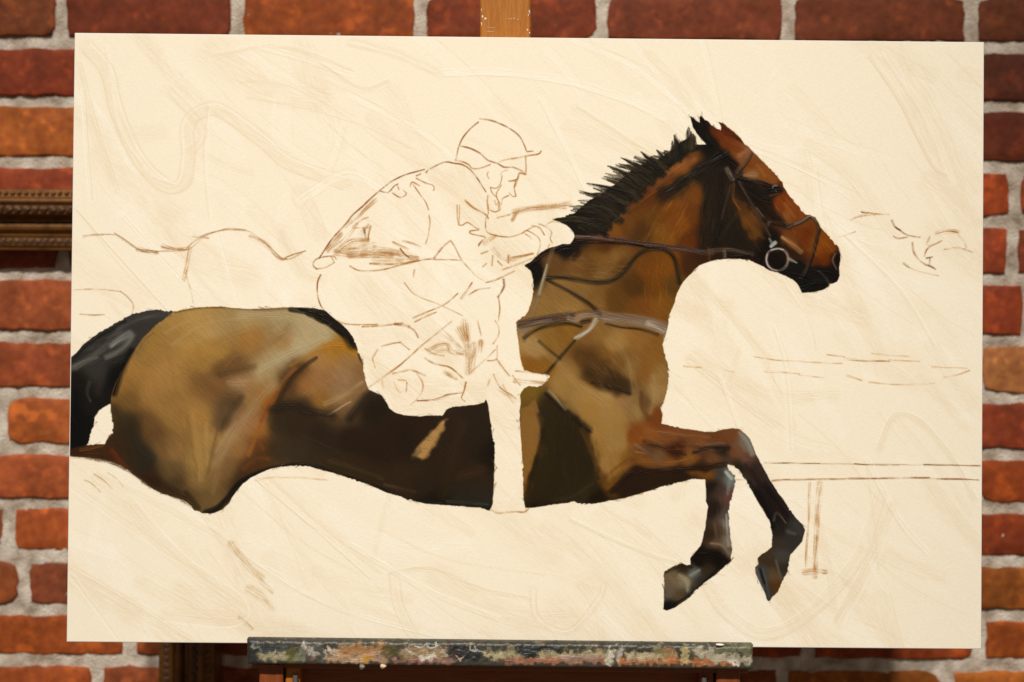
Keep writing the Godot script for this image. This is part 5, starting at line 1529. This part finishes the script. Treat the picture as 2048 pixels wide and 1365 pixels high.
const WASH := [
	[0, .55, .9, 14, [25, 30, 64, 75, 87, 160, 131, 253, 187, 307, 222, 299, 232, 249, 231, 184, 255, 158, 295, 155, 376, 212, 436, 260, 547, 297]],
	[1, .5, .7, 4, [66, 29, 78, 115, 98, 197, 156, 280, 201, 299]],
	[1, .5, .7, 5, [275, 148, 268, 254, 281, 374]],
	[0, .45, .8, 5, [284, 44, 374, 26, 454, 32, 555, 69]],
	[1, .5, .8, 6, [374, 23, 444, 42, 560, 79]],
	[0, .6, .5, 1.5, [333, 97, 395, 94, 475, 121, 556, 170, 657, 239, 762, 281]],
	[0, .6, .5, 1.5, [345, 127, 455, 146, 576, 180, 687, 229]],
	[0, .5, .8, 6, [495, 62, 575, 109, 630, 94]],
	[0, .4, .8, 8, [554, 14, 645, 36, 736, 78]],
	[0, .5, .6, 1.6, [544, 19, 635, 40, 705, 68, 746, 79]],
	[1, .7, .7, 7, [746, 72, 856, 71, 977, 85, 1107, 122, 1188, 161]],
	[1, .7, .6, 7, [1006, 6, 1117, 53, 1208, 123, 1261, 175]],
	[0, .5, .6, 2, [1036, 9, 1147, 58, 1238, 138]],
	[1, .5, .7, 7, [937, 126, 988, 226, 1038, 326]],
	[0, .4, .8, 10, [1007, 145, 1118, 214, 1179, 254]],
	[1, .6, .7, 8, [757, 238, 717, 204, 656, 169, 555, 120]],
	[0, .5, .6, 2, [737, 228, 616, 144, 505, 90]],
	[0, .55, .7, 5, [1600, 33, 1661, 123, 1723, 243, 1754, 270]],
	[1, .5, .7, 10, [1630, 27, 1711, 148, 1767, 283]],
	[0, .5, .6, 2, [1660, 27, 1741, 147, 1787, 258]],
	[0, .5, .6, 2, [1761, 26, 1827, 96]],
	[0, .4, .8, 12, [1480, 211, 1561, 270, 1652, 390]],
	[1, .6, .6, 3, [1359, 222, 1480, 271, 1561, 320]],
	[0, .5, .6, 2, [1359, 212, 1460, 251, 1581, 310]],
	[0, .5, .6, 2, [1339, 262, 1460, 296]],
	[1, .5, .6, 3, [1551, 391, 1662, 500, 1733, 610]],
	[0, .5, .7, 8, [1240, 464, 1331, 564, 1402, 644]],
	[1, .6, .7, 6, [1421, 463, 1471, 543, 1494, 613]],
	[0, .5, .6, 2, [1426, 483, 1482, 573, 1494, 623]],
	[0, .45, .8, 12, [1258, 1065, 1314, 1150, 1394, 1196, 1484, 1155, 1584, 1042, 1628, 912]],
	[0, .45, .7, 7, [1623, 822, 1653, 756, 1703, 766, 1769, 841, 1814, 920]],
	[1, .4, .7, 9, [1406, 578, 1432, 673, 1443, 824]],
	[0, .5, .6, 2, [1462, 753, 1543, 823, 1603, 902, 1664, 962]],
	[0, .5, .6, 2, [1598, 862, 1614, 972, 1622, 1072]],
	[1, .5, .7, 6, [1598, 842, 1664, 962, 1724, 1031]],
	[0, .4, .8, 10, [1544, 1173, 1614, 1042, 1654, 932]],
	[0, .5, .7, 3, [1003, 968, 1163, 1036, 1314, 1075]],
	[1, .5, .6, 4, [3, 917, 164, 1025, 345, 1143]],
	[0, .5, .6, 2, [3, 902, 174, 1015, 350, 1145]],
	[0, .5, .7, 8, [5, 1077, 126, 1145, 246, 1219]],
	[1, .5, .7, 7, [5, 1087, 66, 1166, 107, 1220]],
	[1, .6, .6, 4, [283, 984, 384, 1063, 544, 1151, 765, 1209]],
	[0, .5, .6, 2, [294, 994, 424, 1098, 565, 1161]],
	[0, .4, .8, 12, [123, 946, 224, 1055, 345, 1143, 335, 1173, 196, 1165]],
	[0, .4, .7, 8, [402, 883, 503, 972, 624, 1071]],
	[1, .5, .6, 3, [372, 894, 503, 1002, 604, 1091]],
	[0, .5, .6, 2, [343, 914, 463, 1013, 584, 1081]],
	[0, .4, .8, 10, [654, 1076, 664, 1140, 695, 1202]],
	[0, .5, .7, 5, [644, 1081, 724, 1070, 824, 1109, 924, 1128]],
	[0, .4, .7, 8, [929, 1108, 939, 1168, 1004, 1192, 1064, 1127, 1074, 1097]],
	[1, .4, .7, 10, [563, 1022, 714, 1110, 864, 1169]],
	[0, .5, .6, 2, [623, 991, 763, 1050, 953, 1078]],
	[0, .5, .8, 16, [457, 317, 477, 352, 498, 402]],
	[1, .5, .7, 8, [457, 332, 547, 281, 617, 310]],
	[0, .5, .5, 1.6, [557, 351, 638, 400, 729, 490, 810, 569]],
	[0, .5, .5, 1.6, [577, 290, 658, 350, 708, 400]],
	[1, .5, .6, 6, [287, 384, 319, 494, 339, 554]],
	[0, .4, .7, 6, [187, 395, 259, 494, 339, 574]],
	[0, .4, .8, 14, [418, 393, 458, 472, 499, 492]],
	[1, .5, .7, 6, [97, 366, 198, 475, 259, 535]],
	[0, .4, .7, 3, [7, 357, 98, 456, 189, 555]],
	[1, .4, .7, 8, [1040, 567, 959, 487, 868, 398]],
	[0, .5, .7, 8, [9, 65, 45, 196, 87, 316]],
	[1, .4, .7, 5, [19, 115, 28, 236, 37, 336]],
	[0, .4, .8, 10, [185, 114, 255, 193, 236, 234]],
	[0, .4, .8, 9, [1241, 645, 1342, 724, 1412, 774]],
	[1, .6, .6, 4, [1301, 675, 1332, 754, 1344, 784]],
	[0, .5, .6, 2, [1211, 696, 1262, 755, 1292, 787]],
]
# x, y, spread x, spread y, direction, how many, colour
const HAIR := [[260, 635, 110, 60, -40, 60, 185, 149, 96], [460, 603, 60, 30, -30, 30, 196, 180, 140], [262, 815, 40, 60, 85, 30, 185, 147, 79], [191, 735, 60, 60, 80, 30, 138, 100, 48], [510, 692, 50, 40, -35, 30, 176, 138, 92], [1189, 375, 40, 40, -60, 60, 169, 118, 42], [1159, 325, 50, 30, -40, 30, 90, 54, 14], [1049, 461, 50, 20, 0, 30, 165, 129, 76], [1170, 485, 30, 40, 95, 30, 169, 116, 42], [1010, 547, 50, 20, 15, 20, 184, 150, 90], [1091, 627, 50, 40, 50, 50, 160, 124, 70], [1041, 707, 40, 30, 40, 30, 184, 146, 90], [1072, 807, 25, 50, 80, 40, 176, 140, 80], [982, 828, 40, 80, 95, 60, 70, 54, 22], [1212, 811, 80, 15, 5, 50, 160, 108, 60], [1393, 924, 30, 40, 55, 25, 58, 46, 42], [1303, 965, 12, 50, 88, 25, 106, 88, 70], [1430, 342, 25, 25, 55, 25, 176, 112, 42], [1496, 412, 20, 25, 50, 25, 176, 108, 26], [1300, 343, 30, 60, 100, 50, 74, 60, 34], [1350, 363, 25, 40, 60, 30, 138, 92, 32], [622, 821, 120, 40, 20, 60, 53, 36, 20], [782, 850, 40, 60, 120, 40, 62, 44, 24], [60, 637, 40, 30, -35, 40, 122, 118, 110]]
const TRAY_PAINT := [
	[43, 42, 38, .95, .3, 16, 15, [13, 18, 14, 61]],
	[143, 143, 134, .8, .8, 4, 3, [13, 25, 26, 33]],
	[167, 154, 120, .85, .8, 9, 9, [34, 50, 80, 51]],
	[58, 63, 70, .8, .7, 7, 7, [36, 34, 98, 32]],
	[90, 86, 40, .85, .7, 9, 8, [90, 37, 92, 58]],
	[133, 133, 111, .7, .8, 8, 8, [106, 55, 118, 31]],
	[85, 84, 78, .8, .7, 10, 10, [138, 31, 163, 55]],
	[184, 176, 164, .9, .6, 5, 3, [115, 24, 128, 39, 142, 45]],
	[196, 192, 184, .7, .7, 2, 2, [163, 27, 156, 58]],
	[176, 138, 102, .85, .6, 9, 8, [170, 56, 238, 57]],
	[187, 166, 142, .95, .5, 4, 8, [160, 31, 188, 42, 230, 49]],
	[47, 63, 102, .95, .4, 2.5, 3, [198, 36, 213, 41, 224, 45]],
	[176, 125, 74, .85, .6, 12, 12, [198, 31, 253, 36, 270, 30]],
	[180, 138, 106, .8, .6, 9, 9, [248, 47, 273, 54]],
	[201, 144, 47, .9, .5, 4, 3, [238, 55, 250, 57]],
	[140, 150, 160, .6, .7, 3, 3, [263, 30, 266, 51]],
	[84, 76, 38, .85, .7, 11, 10, [286, 34, 304, 45]],
	[38, 38, 30, .9, .5, 3, 6, [298, 60, 310, 50]],
	[165, 138, 100, .85, .7, 13, 12, [323, 37, 388, 40]],
	[165, 112, 96, .7, .7, 5, 5, [298, 59, 413, 59]],
	[216, 208, 194, .9, .7, 5, 5, [350, 50, 376, 48]],
	[184, 176, 160, .7, .8, 4, 3, [393, 26, 403, 45]],
	[222, 220, 216, .8, .8, 2.5, 2, [338, 21, 383, 19]],
	[192, 188, 180, .8, .6, 3, 2, [320, 29, 338, 43]],
	[176, 42, 24, .95, .3, 6, 6, [421, 37, 427, 38]],
	[31, 32, 32, .95, .5, 9, 11, [413, 26, 453, 45]],
	[198, 200, 198, .8, .7, 2.5, 1.5, [448, 24, 466, 31, 480, 38]],
	[224, 196, 180, .8, .6, 2, 2, [420, 47, 430, 53]],
	[185, 172, 130, .9, .7, 8, 8, [486, 37, 510, 44]],
	[179, 167, 124, .85, .7, 9, 9, [530, 34, 550, 44]],
	[28, 31, 30, .95, .5, 12, 10, [556, 27, 613, 26]],
	[32, 36, 32, .9, .6, 9, 6, [560, 38, 583, 43]],
	[184, 168, 124, .85, .8, 8, 8, [593, 41, 658, 41, 713, 36]],
	[165, 106, 78, .85, .7, 6, 6, [523, 56, 618, 54, 713, 51]],
	[148, 128, 122, .6, .8, 6, 6, [638, 47, 698, 46]],
	[212, 203, 182, .9, .8, 6, 6, [730, 27, 726, 55]],
	[200, 191, 174, .85, .8, 6, 5, [748, 24, 746, 53]],
	[176, 106, 60, .9, .6, 6, 6, [750, 55, 838, 52, 908, 53, 978, 54]],
	[192, 176, 140, .85, .8, 7, 7, [770, 39, 853, 40]],
	[181, 104, 58, .85, .6, 8, 8, [843, 25, 850, 44]],
	[138, 126, 84, .8, .7, 9, 7, [826, 24, 848, 33]],
	[181, 164, 114, .9, .7, 6, 5, [878, 17, 880, 56]],
	[184, 173, 144, .9, .8, 10, 10, [906, 26, 940, 39]],
	[106, 106, 76, .85, .6, 11, 10, [953, 24, 1003, 22]],
	[184, 174, 150, .9, .8, 8, 8, [948, 43, 988, 46, 1012, 50]],
	[216, 212, 200, .85, .6, 3, 2, [970, 49, 984, 56]],
	[42, 44, 34, .8, .5, 2, 2, [983, 22, 996, 33]],
]
# upper edge, lower edge, [left, right, colour] in millimetres
const BRICKS := [
	[569.4, 514.3, [[-1123.9, -913.0, 140, 62, 40], [-901.0, -685.3, 140, 62, 40], [-671.7, -456.7, 120, 52, 32], [-444.4, -229.6, 150, 72, 40], [-215.8, -1.9, 150, 72, 40], [12.0, 227.1, 140, 62, 40], [238.7, 454.0, 120, 52, 32], [467.9, 683.2, 138, 70, 48], [694.2, 910.4, 120, 52, 32], [922.7, 1135.0, 138, 70, 48]]],
	[502.0, 447.5, [[-1023.0, -806.1, 140, 62, 40], [-792.8, -578.3, 120, 52, 32], [-565.7, -350.9, 160, 80, 48], [-338.3, -123.0, 160, 80, 48], [-110.6, 105.2, 140, 62, 40], [118.2, 333.5, 120, 52, 32], [345.7, 562.1, 138, 70, 48], [573.0, 789.8, 150, 72, 40], [802.1, 1013.9, 138, 70, 48]]],
	[434.3, 376.8, [[-1019.2, -802.5, 120, 52, 32], [-789.4, -573.3, 120, 60, 40], [-560.7, -352.8, 116, 50, 29], [-339.4, -123.1, 140, 66, 30], [-111.8, 104.9, 120, 52, 30], [116.4, 337.3, 120, 56, 38], [350.7, 566.5, 110, 52, 35], [581.1, 794.2, 96, 46, 31], [808.4, 1019.7, 138, 70, 48]]],
	[363.8, 302.8, [[-1135.2, -917.0, 116, 50, 29], [-903.9, -687.1, 116, 50, 29], [-674.9, -461.2, 130, 55, 34], [-448.5, -235.9, 150, 72, 40], [-222.2, -9.2, 140, 62, 40], [4.9, 217.2, 120, 52, 32], [230.8, 449.2, 160, 80, 48], [461.6, 674.5, 90, 40, 29], [688.6, 904.7, 140, 62, 40], [917.5, 1132.5, 150, 72, 40]]],
	[291.4, 226.9, [[-966.9, -749.7, 140, 62, 40], [-736.4, -523.9, 170, 90, 50], [-511.0, -298.2, 150, 72, 40], [-284.9, -72.3, 160, 80, 48], [-59.4, 130.0, 160, 80, 48], [142.0, 329.1, 150, 72, 40], [342.4, 531.0, 120, 52, 32], [544.3, 756.8, 96, 40, 26], [769.1, 982.1, 120, 52, 32]]],
	[215.1, 158.7, [[-958.9, -745.0, 160, 80, 48], [-731.8, -517.0, 140, 62, 42], [-504.7, -290.4, 140, 62, 40], [-275.9, -61.5, 150, 72, 40], [-49.2, 166.5, 150, 72, 40], [178.6, 393.9, 138, 70, 48], [406.3, 622.6, 150, 65, 36], [635.4, 850.8, 140, 65, 40], [864.9, 1081.3, 160, 80, 48]]],
	[146.2, 85.5, [[-1020.4, -805.5, 150, 72, 40], [-794.2, -569.9, 130, 60, 50], [-557.7, -333.1, 106, 58, 48], [-319.1, -93.8, 150, 72, 40], [-80.4, 145.1, 160, 80, 48], [157.6, 381.6, 150, 72, 40], [394.3, 620.3, 140, 60, 38], [632.4, 857.2, 122, 56, 42], [871.0, 1090.4, 160, 80, 48]]],
	[74.2, 9.8, [[-940.4, -725.9, 116, 50, 29], [-713.0, -498.9, 150, 75, 52], [-484.8, -270.9, 140, 62, 40], [-256.6, -42.0, 116, 50, 29], [-30.3, 184.8, 150, 72, 40], [199.3, 413.2, 116, 50, 29], [426.1, 640.6, 145, 62, 40], [654.2, 869.4, 116, 50, 29], [882.6, 1102.2, 120, 52, 32]]],
	[-3.2, -62.2, [[-982.6, -765.2, 140, 62, 40], [-751.9, -536.3, 145, 70, 48], [-523.7, -313.0, 160, 80, 48], [-301.5, -89.8, 160, 80, 48], [-77.5, 133.2, 150, 72, 40], [145.0, 355.8, 160, 80, 48], [367.7, 574.2, 150, 72, 40], [588.1, 800.6, 172, 106, 80], [813.2, 1027.9, 120, 52, 32]]],
	[-74.3, -132.8, [[-1094.7, -875.3, 140, 62, 40], [-862.3, -646.1, 138, 70, 48], [-633.3, -418.4, 165, 85, 50], [-405.8, -187.3, 120, 52, 32], [-176.1, 39.1, 138, 70, 48], [52.9, 268.7, 120, 52, 32], [280.3, 496.5, 116, 50, 29], [509.2, 723.9, 135, 58, 38], [736.3, 951.1, 160, 80, 48]]],
	[-144.7, -200.9, [[-950.5, -737.0, 150, 72, 40], [-724.0, -523.5, 165, 82, 55], [-510.1, -296.1, 120, 52, 32], [-282.5, -67.6, 116, 50, 29], [-56.0, 160.2, 140, 62, 40], [172.4, 387.6, 150, 72, 40], [400.2, 574.0, 150, 72, 40], [586.8, 805.0, 145, 65, 31], [817.5, 1033.8, 140, 62, 40]]],
	[-212.2, -266.6, [[-1083.8, -864.9, 160, 80, 48], [-853.9, -635.9, 150, 80, 60], [-623.0, -409.5, 165, 80, 48], [-395.7, -180.5, 160, 80, 48], [-167.6, 47.3, 116, 50, 29], [59.5, 275.0, 138, 70, 48], [288.0, 502.3, 160, 80, 48], [515.0, 730.3, 130, 55, 30], [743.5, 957.8, 138, 70, 48]]],
	[-279.6, -334.3, [[-944.3, -731.9, 160, 80, 48], [-718.7, -616.6, 140, 72, 45], [-603.5, -388.5, 130, 65, 50], [-376.2, -159.8, 120, 52, 32], [-147.5, 67.4, 140, 62, 40], [81.9, 296.4, 138, 70, 48], [309.8, 524.6, 120, 52, 32], [536.8, 752.2, 132, 70, 31], [765.5, 983.5, 160, 80, 48]]],
	[-346.2, -396.5, [[-1152.9, -941.9, 150, 72, 40], [-928.1, -712.0, 116, 50, 29], [-698.4, -483.4, 150, 72, 35], [-470.1, -254.5, 140, 68, 38], [-241.6, -26.9, 140, 62, 40], [-15.7, 166.0, 140, 62, 40], [180.6, 366.7, 132, 56, 28], [380.7, 581.6, 138, 60, 28], [594.5, 810.6, 150, 72, 31], [823.9, 1039.9, 150, 72, 40]]],
	[-409.8, -465.9, [[-968.5, -750.4, 138, 70, 48], [-737.1, -524.3, 150, 72, 40], [-511.3, -297.7, 130, 65, 45], [-285.6, -71.0, 160, 80, 48], [-58.9, 129.2, 120, 52, 32], [141.6, 334.9, 122, 60, 30], [347.2, 540.8, 154, 85, 38], [555.4, 762.8, 165, 90, 42], [775.1, 990.2, 138, 70, 48]]],
	[-477.8, -534.9, [[-1119.8, -901.4, 150, 72, 40], [-887.6, -671.8, 138, 70, 48], [-658.7, -444.2, 160, 80, 48], [-431.0, -217.0, 138, 70, 48], [-203.3, 11.3, 150, 72, 40], [23.9, 239.8, 140, 62, 40], [251.4, 467.2, 120, 52, 32], [479.9, 693.9, 160, 80, 48], [707.0, 922.9, 138, 70, 48], [935.7, 1143.0, 138, 70, 48]]],
	[-548.2, -605.9, [[-982.3, -774.5, 120, 52, 32], [-763.0, -547.3, 138, 70, 48], [-533.2, -319.4, 160, 80, 48], [-306.9, -92.1, 140, 62, 40], [-78.3, 136.9, 116, 50, 29], [148.6, 364.9, 150, 72, 40], [378.0, 593.3, 120, 52, 32], [604.9, 820.4, 138, 70, 48], [833.9, 1043.6, 116, 50, 29]]],
]
const FRAME_X := -0.3607
const FRAME_Y := 0.1822
const MAST_X := -0.0070
const LEG_XL := -0.2274
const LEG_XR := 0.2065
const TRAY_AT := Vector3(-0.0102, -0.3061, 0.3925)
const MAST_DABS := [[-20.2, 349.1, 0.00135, 0.00108, 0.27], [-23.2, 351.2, 0.00099, 0.00135, 0.23], [3.3, 349.3, 0.00054, 0.00045, 0.28], [5.9, 348.8, 0.00063, 0.00049, -0.29], [8.9, 349.3, 0.00072, 0.00054, 0.12], [12.5, 348.3, 0.00054, 0.00054, -0.17], [0.8, 348.7, 0.00045, 0.00036, -0.15], [24.7, 356.0, 0.00054, 0.00225, 0.14], [23.7, 352.9, 0.00045, 0.00112, -0.09], [22.7, 337.6, 0.00081, 0.00099, 0.29], [24.8, 334.6, 0.00054, 0.00112, 0.21], [-24.2, 343.5, 0.00045, 0.00225, 0.08], [-14.5, 340.0, 0.00405, 0.00022, 0.03], [-15.0, 335.9, 0.00450, 0.00027, 0.03], [-19.6, 341.5, 0.00270, 0.00018, 0.03], [-24.3, 357.8, 0.00036, 0.00180, -0.06]]
